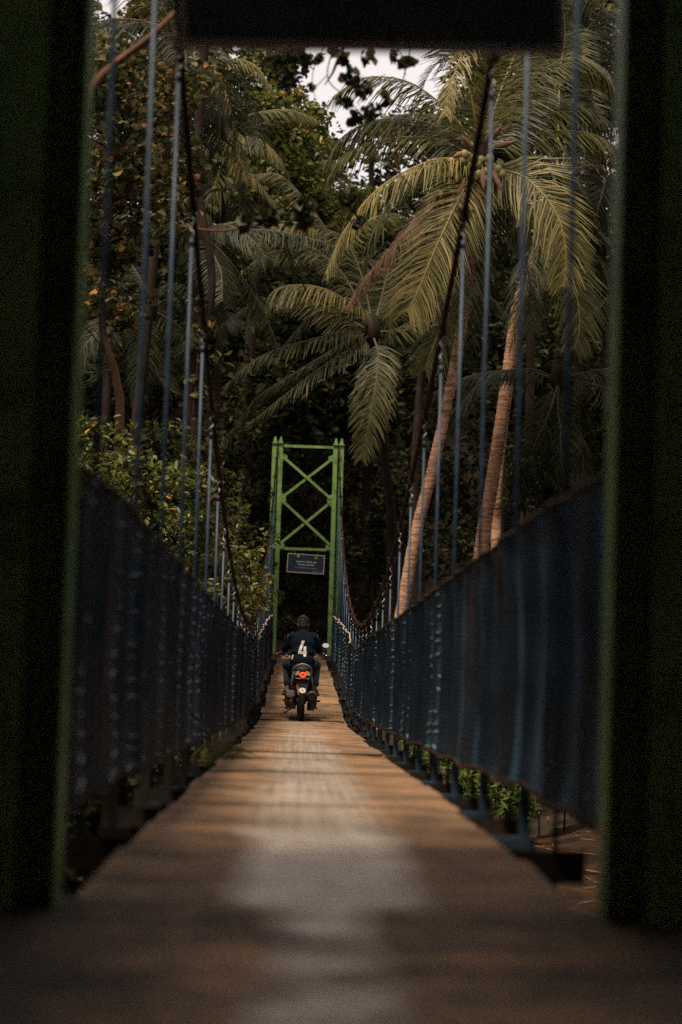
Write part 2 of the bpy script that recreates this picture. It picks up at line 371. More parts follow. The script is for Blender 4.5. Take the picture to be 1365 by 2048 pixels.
lm.f = [(j * 67 + i, j * 67 + i + 1, (j + 1) * 67 + i + 1, (j + 1) * 67 + i) for j in range(79) for i in range(66)]
n0 = len(lm.v)
for j, y in ((79, 4.92),):                           # the front edge goes down to the footing
    for i in range(67): lm.v.append((xs[i], 4.92, -2.6))
lm.f += [(79 * 67 + i, 79 * 67 + i + 1, n0 + i + 1, n0 + i) for i in range(66)]
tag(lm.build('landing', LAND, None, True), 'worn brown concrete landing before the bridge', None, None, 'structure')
fl = MB(); fl.box((BX, 56.1, deckz(51) - .35), (2.6, 10, .66))
tag(fl.build('pavement', LAND), 'concrete landing behind the far tower', None, None, 'structure')

# ------------------------------------------------------------------ the bridge
bridge = tag(empty('suspension_bridge', (BX, 28, -2)), 'narrow suspension bridge with rusty steel deck between two green towers', 'bridge')
bridge.location = (0, 0, 0)
RX = .82
rods_y = [6.65 + 1.6 * k for k in range(28)]
rods_y = [y for y in rods_y if y < 50.3]
# deck plates
y = 4.86; k = 0
while y < 50.9:
    L = min(rng.uniform(1.12, 1.3), 51 - y); m = MB(); nx_, ny_ = 9, 7
    dz = rng.uniform(-.003, .003); lip = rng.choice((.001, .002, .004, .007)); wl, wr = rng.uniform(-.03, .018), rng.uniform(-.03, .018); sk = rng.uniform(-.012, .012)
    top = []
    for j in range(ny_):
        for i in range(nx_):
            u = i / (nx_ - 1); v = j / (ny_ - 1)
            x = BX - .635 - wl + u * (1.27 + wl + wr); yy = y + v * (L + .035) + (u - .5) * sk
            edge = abs(u - .5) * 2
            z = deckz(yy) + dz + lip * (1 - v) * 1.0 + noise.noise(Vector((x * 1.7, yy * 1.1, 7))) * (.004 if yy < 12 else .008) + (noise.noise(Vector((x * 3, yy * 3, 9))) * .012 - .006) * edge ** 4
            top.append((x, yy, z))
    nt_ = len(top); m.v = top + [(a, b_, c - .006) for a, b_, c in top]
    for j in range(ny_ - 1):
        for i in range(nx_ - 1):
            q = (j * nx_ + i, j * nx_ + i + 1, (j + 1) * nx_ + i + 1, (j + 1) * nx_ + i); m.f.append(q); m.f.append(tuple(nt_ + a for a in reversed(q)))
    for i in range(nx_ - 1):
        m.f.append((i + 1, i, nt_ + i, nt_ + i + 1)); a = (ny_ - 1) * nx_; m.f.append((a + i, a + i + 1, nt_ + a + i + 1, nt_ + a + i))
    for j in range(ny_ - 1):
        m.f.append((j * nx_, (j + 1) * nx_, nt_ + (j + 1) * nx_, nt_ + j * nx_)); a = nx_ - 1; m.f.append(((j + 1) * nx_ + a, j * nx_ + a, nt_ + j * nx_ + a, nt_ + (j + 1) * nx_ + a))
    m.build('deck_plate', DECK, bridge, False)
    y += L; k += 1
# toothed grip strips across the deck (rows of short lugs)
for ys, ln in ((16.2, 1.15), (28.9, .95)):
    m = MB(); N = 8
    for j in range(N):
        ya, yb = ys - ln / 2 + ln * j / N, ys - ln / 2 + ln * (j + 1) / N
        m.bar((BX, ya, deckz(ya) + .012), (BX, yb, deckz(yb) + .012), 1.25, .006)
    gp = m.build('ribbed_plate', DECK, bridge); gp['label'] = 'ribbed steel plate across the deck'
    m = MB()
    for i in range(31):
        x = BX - .61 + i * 1.22 / 30
        m.tube([(x, ys - ln / 2 + ln * j / N, deckz(ys - ln / 2 + ln * j / N) + .012 + rng.uniform(-.001, .001)) for j in range(N + 1)], .0105, 6)
    m.build('ribs', DECK, gp, True)
# cross beams, stringers, brackets
for yk in rods_y:
    m = MB(); z = deckz(yk)
    m.box((BX, yk, z - .075), (1.80, .06, .08)); m.box((BX, yk - .028, z - .075), (1.82, .006, .11))
    m.build('cross_beam', RUSTD, bridge)
for sx in (-.5, 0, .5):
    m = MB(); pts = [(BX + sx, yy, deckz(yy) - .027) for yy in np.arange(4.9, 51, .8)]
    for a, b_ in zip(pts[:-1], pts[1:]): m.bar(a, b_, .05, .03)
    m.build('stringer', RUSTD, bridge)
for sx in (-1, 1):
    for yk in rods_y:
        m = MB(); zt, zb = cablez(yk) - rng.uniform(.16, .26), deckz(yk) - .16
        lean = rng.uniform(-.012, .012)
        m.tube([(BX + sx * RX + lean, yk, zb), (BX + sx * RX + lean * .3, yk + .004, (zb + zt) / 2), (BX + sx * RX, yk, zt)], .0098, 8)
        m.tube([(BX + sx * RX, yk, zt - .04), (BX + sx * RX, yk, zt + .008)], .012, 6)
        rod = m.build('suspender_rod', BLUE, bridge, True)
        w = MB(); zc = cablez(yk); N = 12
        w.tube([(BX + sx * RX + math.sin(i * 1.25 + yk) * .013, yk + math.cos(i * 1.25) * .012, zt + (zc - .02 - zt) * i / N) for i in range(N + 1)], .0045, 5)
        w.build('hanger_wire', WIRE, rod)
        c = MB(); c.box((BX + sx * RX, yk, zc), (.066, .05, .07)); c.tube([(BX + sx * RX - .055, yk, zc + .02), (BX + sx * RX + .06, yk, zc + .022)], .007, 6)
        c.tube([(BX + sx * RX, yk + .015, zc), (BX + sx * RX, yk + .02, zc + .075)], .006, 5)
        c.build('cable_clamp', CABLE, bridge)
    for yk in rods_y:                                    # flat posts that carry the net
        yk += .8
        if yk > 50: continue
        z = deckz(yk); m = MB(); xx = BX + sx * .795
        m.box((xx, yk, z + .5), (.045, .008, 1.28)); m.box((xx + sx * .02, yk + .02, z + .5), (.006, .04, 1.28))
        m.build('net_post', RUSTD if sx < 0 else STEELB, bridge)
        m = MB(); m.box((BX + sx * .72, yk, z - .07), (.24, .045, .05)); m.build('bracket', RUSTD if sx < 0 else STEELB, bridge)
    m = MB(); yl = np.linspace(Y0, Y1, 140)
    pts = [(BX + sx * RX, -4, -.6)] + [(BX + sx * RX, yy, cablez(yy)) for yy in yl] + [(BX + sx * RX, 62, -.5)]
    m.tube(pts, .019, 8)
    m.build('main_cable', CABLE, bridge, True)
# lashings and rusty debris caught along the deck edge
for k in range(40):
    yk = rng.uniform(21, 44); sx = rng.choice((-1, 1, 1)); z = deckz(yk)
    m = MB(); c = Vector((BX + sx * rng.uniform(.66, .74), yk, z + rng.uniform(-.03, .07)))
    m.tube([c + Vector((rng.uniform(-.02, .02), rng.uniform(-.06, .06), rng.uniform(-.04, .04))) for a in range(9)], [rng.uniform(.004, .02) for a in range(9)], 5)
    m.build('lashing', CABLE, bridge, True)

# ------------------------------------------------------------------ safety nets
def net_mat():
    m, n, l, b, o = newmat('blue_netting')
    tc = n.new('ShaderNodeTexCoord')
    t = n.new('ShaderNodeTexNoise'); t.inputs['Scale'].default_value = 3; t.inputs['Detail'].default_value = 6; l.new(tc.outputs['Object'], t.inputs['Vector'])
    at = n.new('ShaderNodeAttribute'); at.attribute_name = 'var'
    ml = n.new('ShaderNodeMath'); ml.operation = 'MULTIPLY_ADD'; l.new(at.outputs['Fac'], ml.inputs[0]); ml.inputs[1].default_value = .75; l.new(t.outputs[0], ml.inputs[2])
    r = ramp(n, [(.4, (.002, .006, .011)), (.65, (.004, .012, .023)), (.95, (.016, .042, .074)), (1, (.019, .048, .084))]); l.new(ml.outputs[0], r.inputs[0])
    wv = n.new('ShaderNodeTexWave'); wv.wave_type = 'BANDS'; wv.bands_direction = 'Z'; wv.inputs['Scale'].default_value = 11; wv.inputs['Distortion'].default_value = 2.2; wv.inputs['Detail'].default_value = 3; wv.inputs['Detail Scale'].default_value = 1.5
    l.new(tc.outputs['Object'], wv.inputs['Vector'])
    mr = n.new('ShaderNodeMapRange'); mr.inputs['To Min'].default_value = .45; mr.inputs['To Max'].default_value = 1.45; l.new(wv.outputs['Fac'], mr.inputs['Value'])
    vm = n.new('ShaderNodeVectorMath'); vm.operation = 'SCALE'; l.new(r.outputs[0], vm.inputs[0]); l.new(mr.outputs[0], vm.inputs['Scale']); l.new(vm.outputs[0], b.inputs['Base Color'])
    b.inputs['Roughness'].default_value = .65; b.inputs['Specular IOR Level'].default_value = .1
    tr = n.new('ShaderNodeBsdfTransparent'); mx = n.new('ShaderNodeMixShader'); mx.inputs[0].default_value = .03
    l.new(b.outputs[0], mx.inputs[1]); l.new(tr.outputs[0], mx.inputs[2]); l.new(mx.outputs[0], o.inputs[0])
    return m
NET = net_mat()
CORD = surf('net_cord', [(.3, (.11, .165, .21)), (.8, (.27, .34, .38))], 10, .6, 0, 0)
PALE = surf('pale_rope', [(.3, (.30, .22, .17)), (.8, (.5, .4, .33))], 20, .9, 0, .3)
for sx, lab in ((-1, 'dark blue safety net hung in folds along the left side of the deck'), (1, 'dark blue safety net hung in folds along the right side of the deck')):
    net = tag(empty('safety_net', (0, 0, 0)), lab, 'net')
    r2 = random.Random(11 + sx)
    posts = sorted([yk for yk in rods_y] + [yk + .8 for yk in rods_y if yk + .8 < 50] + [5.05, 5.85, 50.7])
    # folds: a fast sweep inwards then a slow sweep outwards, each bay different
    fy = []; fo = []
    for a, b_ in zip(posts[:-1], posts[1:]):
        w = r2.uniform(.03, .12) if r2.random() < .75 else r2.uniform(.01, .03)
        fy += [a, a + (b_ - a) * r2.uniform(.30, .55), a + (b_ - a) * r2.uniform(.62, .9)]; fo += [r2.uniform(-.004, .012), w, w * r2.uniform(.4, .95)]
    fy.append(posts[-1]); fo.append(0)
    ysn = np.arange(5.05, 50.6, .07)
    rows = 16
    def top_h(yy): return 1.17 + .015 * noise.noise(Vector((yy * .8, sx, 0))) - (.10 if 24 < yy < 33 else 0) * (1 - abs(yy - 28.5) / 4.5)
    def bot_h(yy): return .13 + .03 * abs(math.sin(math.pi * (yy - 6.65) / 1.6)) * (1 if sx > 0 else .5) + .02 * noise.noise(Vector((yy * 2, sx, 4)))
    def npt(yy, v):
        o_ = float(np.interp(yy + .06 * noise.noise(Vector((yy, v * 2.5, 1))), fy, fo))
        bulge = o_ * (.22 + .75 * math.sin(math.pi * min(1, v * .95 + .05)) ** .7) + .014 * noise.noise(Vector((yy * 3, v * 4, sx)))
        return Vector((BX + sx * (.755 + bulge), yy, deckz(yy) + bot_h(yy) + (top_h(yy) - bot_h(yy)) * v))
    bands = []                                           # light and lee-side shade painted in strips; cords run along the light ones
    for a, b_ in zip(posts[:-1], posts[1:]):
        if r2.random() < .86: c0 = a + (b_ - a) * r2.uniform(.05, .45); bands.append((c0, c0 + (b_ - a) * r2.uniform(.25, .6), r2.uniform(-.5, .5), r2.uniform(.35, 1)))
    def lit_tone(yy, j):
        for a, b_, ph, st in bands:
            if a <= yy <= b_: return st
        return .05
    m = MB()
    grid = [[npt(yy, j / (rows - 1)) for j in range(rows)] for yy in ysn]
    m.v = [tuple(p) for col in grid for p in col]
    m.f = [(i * rows + j, (i + 1) * rows + j, (i + 1) * rows + j + 1, i * rows + j + 1) for i in range(len(ysn) - 1) for j in range(rows - 1)]
    nme = np_mesh('net_sheet', np.array(m.v), np.array(m.f), [NET], [lit_tone((ysn[i] + ysn[i + 1]) / 2, j) for i in range(len(ysn) - 1) for j in range(rows - 1)], None, True)
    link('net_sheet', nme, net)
    m = MB()
    for a, b_, ph, st in bands:
        sl_ = r2.uniform(-.03, .03)
        if sx > 0 and a < 11.5: continue                 # the near right length is a plain sheet
        for j in range(14):
            if r2.random() < .1: continue
            v = (j + .5 + ph * .8) / 14 + r2.uniform(-.012, .012)
            if not .01 < v < .99: continue
            ee = b_ - (r2.uniform(.0, .12) if r2.random() < .3 else 0)
            pp = [npt(yy, min(.995, v + sl_ * (yy - a) + .01 * math.sin((yy - a) * 7 + j))) - Vector((sx * .006, 0, 0)) for yy in np.linspace(a, ee, 7)]
            m.tube(pp, .0034 + .0022 * st, 4, False)
    o = m.build('net_cord', CORD, net, False, False); o['kind'] = 'stuff'
    m = MB(); m.tube([npt(yy, 1.0) for yy in ysn], .011, 5); m.build('top_rope', RUSTD, net, True, False)
    m = MB(); m.tube([npt(yy, 0.0) for yy in ysn], .012, 5); m.build('bottom_rope', CABLE, net, True, False)
    # the pale crumpled hem where the top edge has come loose towards the far tower
    m = MB(); pts = []
    for yy in np.arange(30.2, 45.5, .12):
        a = noise.noise(Vector((yy * .9, 2, sx))); b2 = noise.noise(Vector((yy * .7, 9, sx)))
        pts.append(npt(min(yy, 50), 1.0) + Vector((-sx * .03 - sx * .045 * a, 0, .02 + .07 * b2)))
    m.tube(pts, [.011 + .006 * noise.noise(Vector((i * .5, 0, 0))) for i in range(len(pts))], 6)
    o = m.build('loose_hem', PALE, net, True); o['label'] = 'pale crumpled loose hem of the net'

# ------------------------------------------------------------------ towers (local: land side at -y, z as world)
def make_tower(name, label, yloc, flip):
    root = tag(empty(name, (BX, yloc, 0)), label, 'tower', 'the two green bridge towers'); root.rotation_euler.z = math.pi if flip else 0
    top, foot = 4.86, -2.4
    for s in (-1, 1):
        leg = MB()
        def chan(x0, x1, open_y):                       # C-section between x0 and x1
            y0_, y1_ = (-.06, .06)
            web = y1_ if open_y < 0 else y0_
            leg.box(((x0 + x1) / 2, web, (top + foot) / 2), (abs(x1 - x0), .010, top - foot))
            for x in (x0, x1):
                xi = x + (.005 if x == min(x0, x1) else -.005)
                leg.box((xi, -.005 if open_y < 0 else .005, (top + foot) / 2), (.010, .12, top - foot))
        chan(s * .673, s * .788, -1); chan(s * .833, s * .953, -1)
        l_ = leg.build('leg', GREEN, root)
        pl = MB(); pl.box((s * .866, -.078, (top + foot) / 2), (.19, .012, top - foot - .3)); pl.build('cover_plate', GREEN, l_)
        cap = MB(); cap.box((s * .813, 0, top + .01), (.31, .20, .02)); cap.build('cap_plate', GREEN, l_)
        for q in (-.075, .075):
            h = MB(); h.prism([(-.055, 0), (.055, 0), (.045, .06), (.012, .17), (-.02, .17), (-.045, .06)], Matrix.Translation((s * .813 + q, .006, top + .02)) @ Matrix.Rotation(R(90), 4, 'X'), .012)
            h.build('saddle_cheek', GREEN, l_)
        for zc in (4.5, 3.38, 2.13):
            gp = MB(); hgt = .32 if zc == 3.38 else .20
            x0 = .673; gp.prism([(x0 - .0, -hgt / 2), (x0 - .12, -hgt / 2 + .05), (x0 - .12, hgt / 2 - .05), (x0, hgt / 2)], Matrix.Translation((0, .052, zc)) @ Matrix.Rotation(R(90), 4, 'X') @ Matrix.Diagonal((s, 1, 1, 1)), .008)
            gp.build('gusset_plate', GREEN, l_)
            bo = MB()
            for bx_ in (-.02, -.06):
                for bz in (-.05, .05): bo.tube([(s * (x0 + bx_), .05, zc + bz), (s * (x0 + bx_), .068, zc + bz)], .009, 6)
            bo.build('bolts', GREEN, l_)
        ft = MB(); ft.box((s * .813, 0, foot + .9), (.55, .55, 1.5)); ft.build('footing', CONC, root)
    def angle(a, b_, yoff, name):
        m = MB(); a = Vector((a[0], yoff, a[1])); b_ = Vector((b_[0], yoff, b_[1])); m.bar(a, b_, .008, .07, (0, 1, 0)) if False else None
        d = (b_ - a).normalized(); nrm = Vector((-d.z, 0, d.x))
        mid = (a + b_) / 2; L = (b_ - a).length
        rot = Matrix((d, Vector((0, 1, 0)), nrm)).transposed()
        m.box(mid, (L, .008, .068), rot); m.box(mid + nrm * .030 + Vector((0, -.034, 0)), (L, .068, .008), rot)
        return m.build(name, GREEN, root)
    angle((-.68, 4.80), (.68, 4.80), .03, 'top_beam')
    angle((-.66, 2.06), (.66, 2.06), .03, 'lower_beam')
    for (a, b_) in (((-.655, 4.5), (.655, 3.42)), ((-.655, 3.34), (.655, 2.2)),):
        angle(a, b_, .04, 'diagonal_brace'); angle((-a[0], a[1]), (-b_[0], b_[1]), .064, 'diagonal_brace')
    return root
tower_far = make_tower('bridge_tower', 'green steel portal tower with crossed braces at the far end of the bridge', Y1, True)
tower_near = make_tower('bridge_tower', 'blurred green tower whose two legs frame the photograph at both edges', Y0, False)

# ------------------------------------------------------------------ signs
def text_mesh(txt, size, mat, name, parent, M, ext=.0015):
    cu = bpy.data.curves.new(name, 'FONT'); cu.body = txt; cu.size = size; cu.align_x = 'CENTER'; cu.align_y = 'CENTER'; cu.extrude = ext; cu.offset = size * .018; cu.resolution_u = 2
    o = bpy.data.objects.new('tmp', cu); C.objects.link(o)
    dg = bpy.context.evaluated_depsgraph_get(); me = bpy.data.meshes.new_from_object(o.evaluated_get(dg)); me.transform(M)
    bpy.data.objects.remove(o); me.materials.clear(); me.materials.append(mat); me.name = name
    return link(name, me, parent)
SIGNT = surf('sign_letters', [(.3, (.5, .5, .5)), (.8, (.66, .65, .64))], 30, .6, 0, 0)
SIGNT2 = surf('sign_small_letters', [(.3, (.22, .25, .28)), (.8, (.32, .35, .38))], 30, .6, 0, 0)
SGREEN = surf('emblem_green', [(.3, (.02, .14, .04)), (.8, (.04, .2, .06))], 30, .6, 0, 0)
SYEL = surf('emblem_yellow', [(.3, (.35, .26, .03)), (.8, (.45, .34, .06))], 30, .6, 0, 0)
SRED = surf('emblem_red', [(.3, (.3, .05, .02)), (.8, (.4, .08, .03))], 30, .6, 0, 0)
def make_sign(name, label, loc, tilt, flip):
    root = tag(empty(name, loc), label, 'sign'); root.rotation_euler = (0, tilt, math.pi if flip else 0)
    w, h = .97, .485                                     # local: front looks to -y
    m = MB(); m.box((0, .004, 0), (w, .006, h)); m.build('panel', SIGNB, root)
    m = MB(); m.box((0, .0095, 0), (w - .01, .003, h - .01)); m.build('back_sheet', SIGNBACK, root)
    for z in (-h / 2, h / 2): m = MB(); m.box((0, .003, z), (w + .02, .022, .020)); m.build('frame_bar', FRAME, root)
    for x in (-w / 2, w / 2): m = MB(); m.box((x, .003, 0), (.020, .022, h - .022)); m.build('frame_bar', FRAME, root)
    for x in (-.3, .3): m = MB(); m.tube([(x, .003, h / 2), (x * 1.02, .003, h / 2 + .13)], .004, 6); m.build('hanger', WIRE, root)
    F0 = Matrix.Translation((0, -.0005, 0)) @ Matrix.Rotation(R(90), 4, 'X')
    def T(x, z): return Matrix.Translation((x, -.0015, z)) @ Matrix.Rotation(R(90), 4, 'X')
    text_mesh('JEMBATAN SIMPAY ASIH', .050, SIGNT, 'lettering', root, T(.02, .045))
    text_mesh('SUNGAI CIJULANG', .050, SIGNT, 'lettering', root, T(.01, -.03))
    r3 = random.Random(4)
    for (x0, x1, z, hh) in ((-.28, .30, -.115, .017), (.17, .42, -.20, .012)):      # lines too small to read: word-shaped strokes
        m = MB(); x = x0
        while x < x1:
            wl = min(r3.uniform(.03, .07), x1 - x); m.box((x + wl / 2, -.001, z), (wl, .002, hh * r3.uniform(.7, 1))); x += wl + .014
        m.build('small_print', SIGNT2, root)
    e = MB(); e.lathe([(.0, .0025), (.036, .0025), (.037, 0)], T(-.21, .185) @ Matrix.Diagonal((1.75, .8, 1, 1)), 20); em = e.build('emblem', SGREEN, root)
    e = MB(); e.prism([(-.014, -.02), (.012, -.02), (.02, .012), (.004, .028), (-.016, .016)], T(-.20, .187) @ Matrix.Translation((0, 0, .002)), .002); e.build('emblem_bird', SIGNT, em)
    e = MB(); e.prism([(-.034, .03), (.034, .03), (.034, -.004), (.018, -.03), (0, -.04), (-.018, -.03), (-.034, -.004)], T(.265, .175), .002); em = e.build('emblem', SYEL, root)
    e = MB(); e.prism([(-.018, .012), (.0, .022), (.018, .012), (.0, -.018)], T(.265, .178) @ Matrix.Translation((0, 0, .002)), .002); e.build('emblem_mark', SRED, em)
    return root
p = P(612, 1127.5, Y1 - .02)
make_sign('bridge_sign', 'navy sign with white lettering hung in the far tower', (p.x, Y1 - .03, p.z), R(1.9), False)
p = P(746, -98, Y0 - .03)
make_sign('bridge_sign', 'blurred dark back of the sign hung across the top of the picture', (p.x, Y0 + .0, p.z), R(1.2), True)

# ------------------------------------------------------------------ plants: builders
def leaf_cloud(centers, radii, counts, lsize, rng, flat=.55, aspect=.45, up=.35, shell=.5, droop=0.0):
    """leaves as two quads folded on the midrib, spread through ellipsoids. returns V, Q, var"""
    cs = []; 
    for c, r, k in zip(centers, radii, counts):
        d = rng.normal(size=(k, 3)); d /= np.linalg.norm(d, axis=1)[:, None] + 1e-9
        rad = rng.random(k) ** (shell) * r
        cs.append(np.asarray(c)[None, :] + d * rad[:, None] * np.array([1, 1, flat]))
    ctr = np.concatenate(cs); n = len(ctr)
    ax = rng.normal(size=(n, 3)); ax[:, 2] = ax[:, 2] * .5 - droop; ax /= np.linalg.norm(ax, axis=1)[:, None]
    nr = rng.normal(size=(n, 3)) * .8; nr[:, 2] += up * 3; nr -= ax * np.sum(nr * ax, axis=1)[:, None]; nr /= np.linalg.norm(nr, axis=1)[:, None] + 1e-9
    sd = np.cross(ax, nr)
    L = (lsize * (.6 + .8 * rng.random(n)))[:, None]; Wd = L * aspect * .5
    fold = nr * Wd * .35
    b = ctr - ax * L * .5; t = ctr + ax * L * .5 - nr * L * .12
    l1 = ctr - ax * L * .22 + sd * Wd * .9 + fold; l2 = ctr + ax * L * .18 + sd * Wd + fold
    r1 = ctr - ax * L * .22 - sd * Wd * .9 + fold; r2 = ctr + ax * L * .18 - sd * Wd + fold
    V = np.stack([b, l1, l2, t, r2, r1], axis=1).reshape(-1, 3)
    i = np.arange(n)[:, None] * 6
    Q = np.stack([i + np.array([0, 1, 2, 3]), i + np.array([0, 3, 4, 5])], axis=1).reshape(-1, 4)
    var = np.repeat(rng.random(n), 2)
    return V, Q, var

def bez(pts, n):
    """Catmull-Rom through pts"""
    pts = [Vector(p) for p in pts]; pts = [pts[0] * 2 - pts[1]] + pts + [pts[-1] * 2 - pts[-2]]
    out = []; m = len(pts) - 3
    for k in range(n):
        u = k / (n - 1) * m; i = min(int(u), m - 1); t = u - i; a, b, c, d = pts[i:i + 4]
        out.append(.5 * ((2 * b) + (c - a) * t + (2 * a - 5 * b + 4 * c - d) * t * t + (3 * b - a - 3 * c + d) * t ** 3))
    return out

def frond_mesh(name, pts, rng, mats, n=70, ll=.8, w=.03, droop=.7, fwd=.5, vmean=.5, vspan=.5, rr=.028, face=None):
    """a feather frond: rachis through pts and n leaflets a side"""
    ra = bez(pts, 26); A = np.array([tuple(p) for p in ra]); mb = MB()
    mb.tube(ra, [rr * (1 - .8 * i / 25) for i in range(26)], 5); V = [np.array(mb.v)]; Q = [];
    for f in mb.f:
        if len(f) == 4: Q.append(f)
    nv = len(mb.v); var = [.6] * len(Q); mi = [1] * len(Q); VV = []; 
    up = Vector((0, 0, 1))
    for s in (-1, 1):
        for k in range(n):
            t = .13 + .86 * (k + rng.random() * .6) / n; u = t * 25; i = min(int(u), 24); f = u - i
            p = ra[i].lerp(ra[i + 1], f); T = (ra[i + 1] - ra[i]).normalized()
            ref = face if face is not None else up
            Sv = T.cross(ref)
            if Sv.length < .12: Sv = T.cross(Vector((.3, 1, 0)))
            Sv.normalize()
            prof = (.55 + 1.0 * math.sin(math.pi * min(1, t * 1.05) ** .8) * .55) * (1 if t < .85 else 1 - (t - .85) * 2.6)
            L = ll * prof * (.82 + .3 * rng.random())
            d0 = (Sv * s * .95 + T * (fwd + t * .5) + Vector((0, 0, -droop * .55)) + Vector((rng.gauss(0, .13), rng.gauss(0, .13), rng.gauss(0, .10)))).normalized()
            d1 = (d0 * .75 + Vector((0, 0, -droop)) * .8 + T * .15).normalized()
            wv = (T - d0 * T.dot(d0)).normalized()
            if rng.random() < .05: continue
            if rng.random() < .06: L *= .55
            ww = w * (.8 + .4 * rng.random())
            m1 = p + d0 * L * .5; tp = m1 + d1 * L * .5
            b0 = nv + len(VV)
            VV += [p - wv * ww * .35, p + wv * ww * .35, m1 + wv * ww * .5, m1 - wv * ww * .5, tp + wv * ww * .12, tp - wv * ww * .12]
            Q += [(b0, b0 + 1, b0 + 2, b0 + 3), (b0 + 3, b0 + 2, b0 + 4, b0 + 5)]
            v_ = min(1, max(0, vmean + (rng.random() - .5) * vspan)); var += [v_, min(1, v_ + (.12 if rng.random() < .3 else 0))]; mi += [0, 0]
    Vall = np.concatenate([V[0], np.array([tuple(v) for v in VV])])
    return np_mesh(name, Vall, np.array(Q), mats, var, mi)

def trunk_tube(mb, pts, r0, r1, n=60, sides=10, rings=0.0, seed=0, flare=0.0):
    q = bez(pts, n); rad = []
    for i in range(n):
        t = i / (n - 1); r = r0 + (r1 - r0) * t + flare * math.exp(-t * 14)
        r *= 1 + (rings if i % 2 else -rings) + .06 * noise.noise(Vector((t * 9, seed, 0)))
        rad.append(r)
    mb.tube(q, rad, sides); return q

# ------------------------------------------------------------------ palms
nrng = np.random.default_rng(3)
def generic_frond_meshes(mats, tagname, k=5, L=4.0):
    out = []
    for i in range(k):
        r = random.Random(40 + i); dr = (.25, .45, .65, .85, 1.05)[i % 5]
        pts = []; a = R(38 - 14 * i); x = z = 0; N = 7
        for j in range(N):
            pts.append(Vector((x, r.uniform(-.05, .05), z))); x += math.cos(a) * L / (N - 1); z += math.sin(a) * L / (N - 1); a -= dr * .36
        out.append(frond_mesh(tagname, pts, r, mats, 84, .85, .028, .8, .45, .5, .8))
    return out
FR_L = generic_frond_meshes([PALML, RACH], 'frond')
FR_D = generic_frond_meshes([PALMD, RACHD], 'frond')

def add_coconuts(root, c, n, mat, rng, spread=.42):
    for i in range(n):
        a = rng.uniform(0, 6.28); q = Vector((math.cos(a) * rng.uniform(.2, spread), math.sin(a) * rng.uniform(.2, spread), rng.uniform(-.42, -.05)))
        m = MB(); m.ball((0, 0, 0), (.095, .095, .125), 10, 7); o = m.build('coconut', mat, root, True); o.location = c - root.location + q; o.rotation_euler = (rng.uniform(-.5, .5), rng.uniform(-.5, .5), 0)

def palm_base(label, crown, base, bend, r0=.17, r1=.11, dark=False, mat=None, rings=.035, path=None):
    root = tag(empty('coconut_palm', base), label, 'palm tree', 'coconut palms around the bridge')
    b = Vector(base); c = Vector(crown); mid = (b + c) / 2 + Vector(bend)
    m = MB(); trunk_tube(m, [Vector((0, 0, -.5)), Vector((0, 0, 0))] + ([q_ - b for q_ in path] if path else [mid - b]) + [c - b], r0, r1, 120, 10, rings, 1, .07)
    m.build('trunk', mat or (BARKD if dark else PALMB), root, True)
    h = MB(); h.ball(c - b + Vector((0, 0, .05)), (.2, .2, .42), 10, 8); h.build('crown_shaft', BARKD, root, True)
    return root

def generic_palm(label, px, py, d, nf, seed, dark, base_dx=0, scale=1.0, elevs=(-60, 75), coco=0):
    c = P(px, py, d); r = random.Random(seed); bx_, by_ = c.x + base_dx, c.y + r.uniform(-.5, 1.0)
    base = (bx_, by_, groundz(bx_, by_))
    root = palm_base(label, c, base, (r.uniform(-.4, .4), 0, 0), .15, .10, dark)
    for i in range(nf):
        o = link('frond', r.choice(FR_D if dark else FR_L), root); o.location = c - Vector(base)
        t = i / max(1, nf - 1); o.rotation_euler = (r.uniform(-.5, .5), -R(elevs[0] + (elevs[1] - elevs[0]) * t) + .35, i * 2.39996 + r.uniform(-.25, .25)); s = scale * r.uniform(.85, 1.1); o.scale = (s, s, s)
    if coco: add_coconuts(root, c, coco, COCOY if coco < 8 else COCO, r)
    return root

def hero_palm(label, cpx, d, base, bend, fronds, seed, r0, r1, mats=(PALML, RACH), rings=.035, dark=False, path=None):
    c = P(*cpx, d); root = palm_base(label, c, base, bend, r0, r1, dark, None, rings, [P(x, y, d) for x, y in path] if path else None); b = Vector(base); r = random.Random(seed)
    for f in fronds:
        pts = [P(x, y, d + dd) for (x, y, dd) in f['p']]; pts = [c * .85 + pts[0] * .15] + pts
        mt = f.get('m', mats); vm = f.get('v', .5)
        me = frond_mesh('frond', [q - b for q in pts], r, list(mt), int(f.get('n', 78) * 1.4), f.get('ll', .85), f.get('w', .028), f.get('dr', .6), f.get('fw', .5), vm, .7, .03, f.get('face'))
        o = link('frond', me, root)
        if 'lab' in f: o['label'] = f['lab']
    return root, c

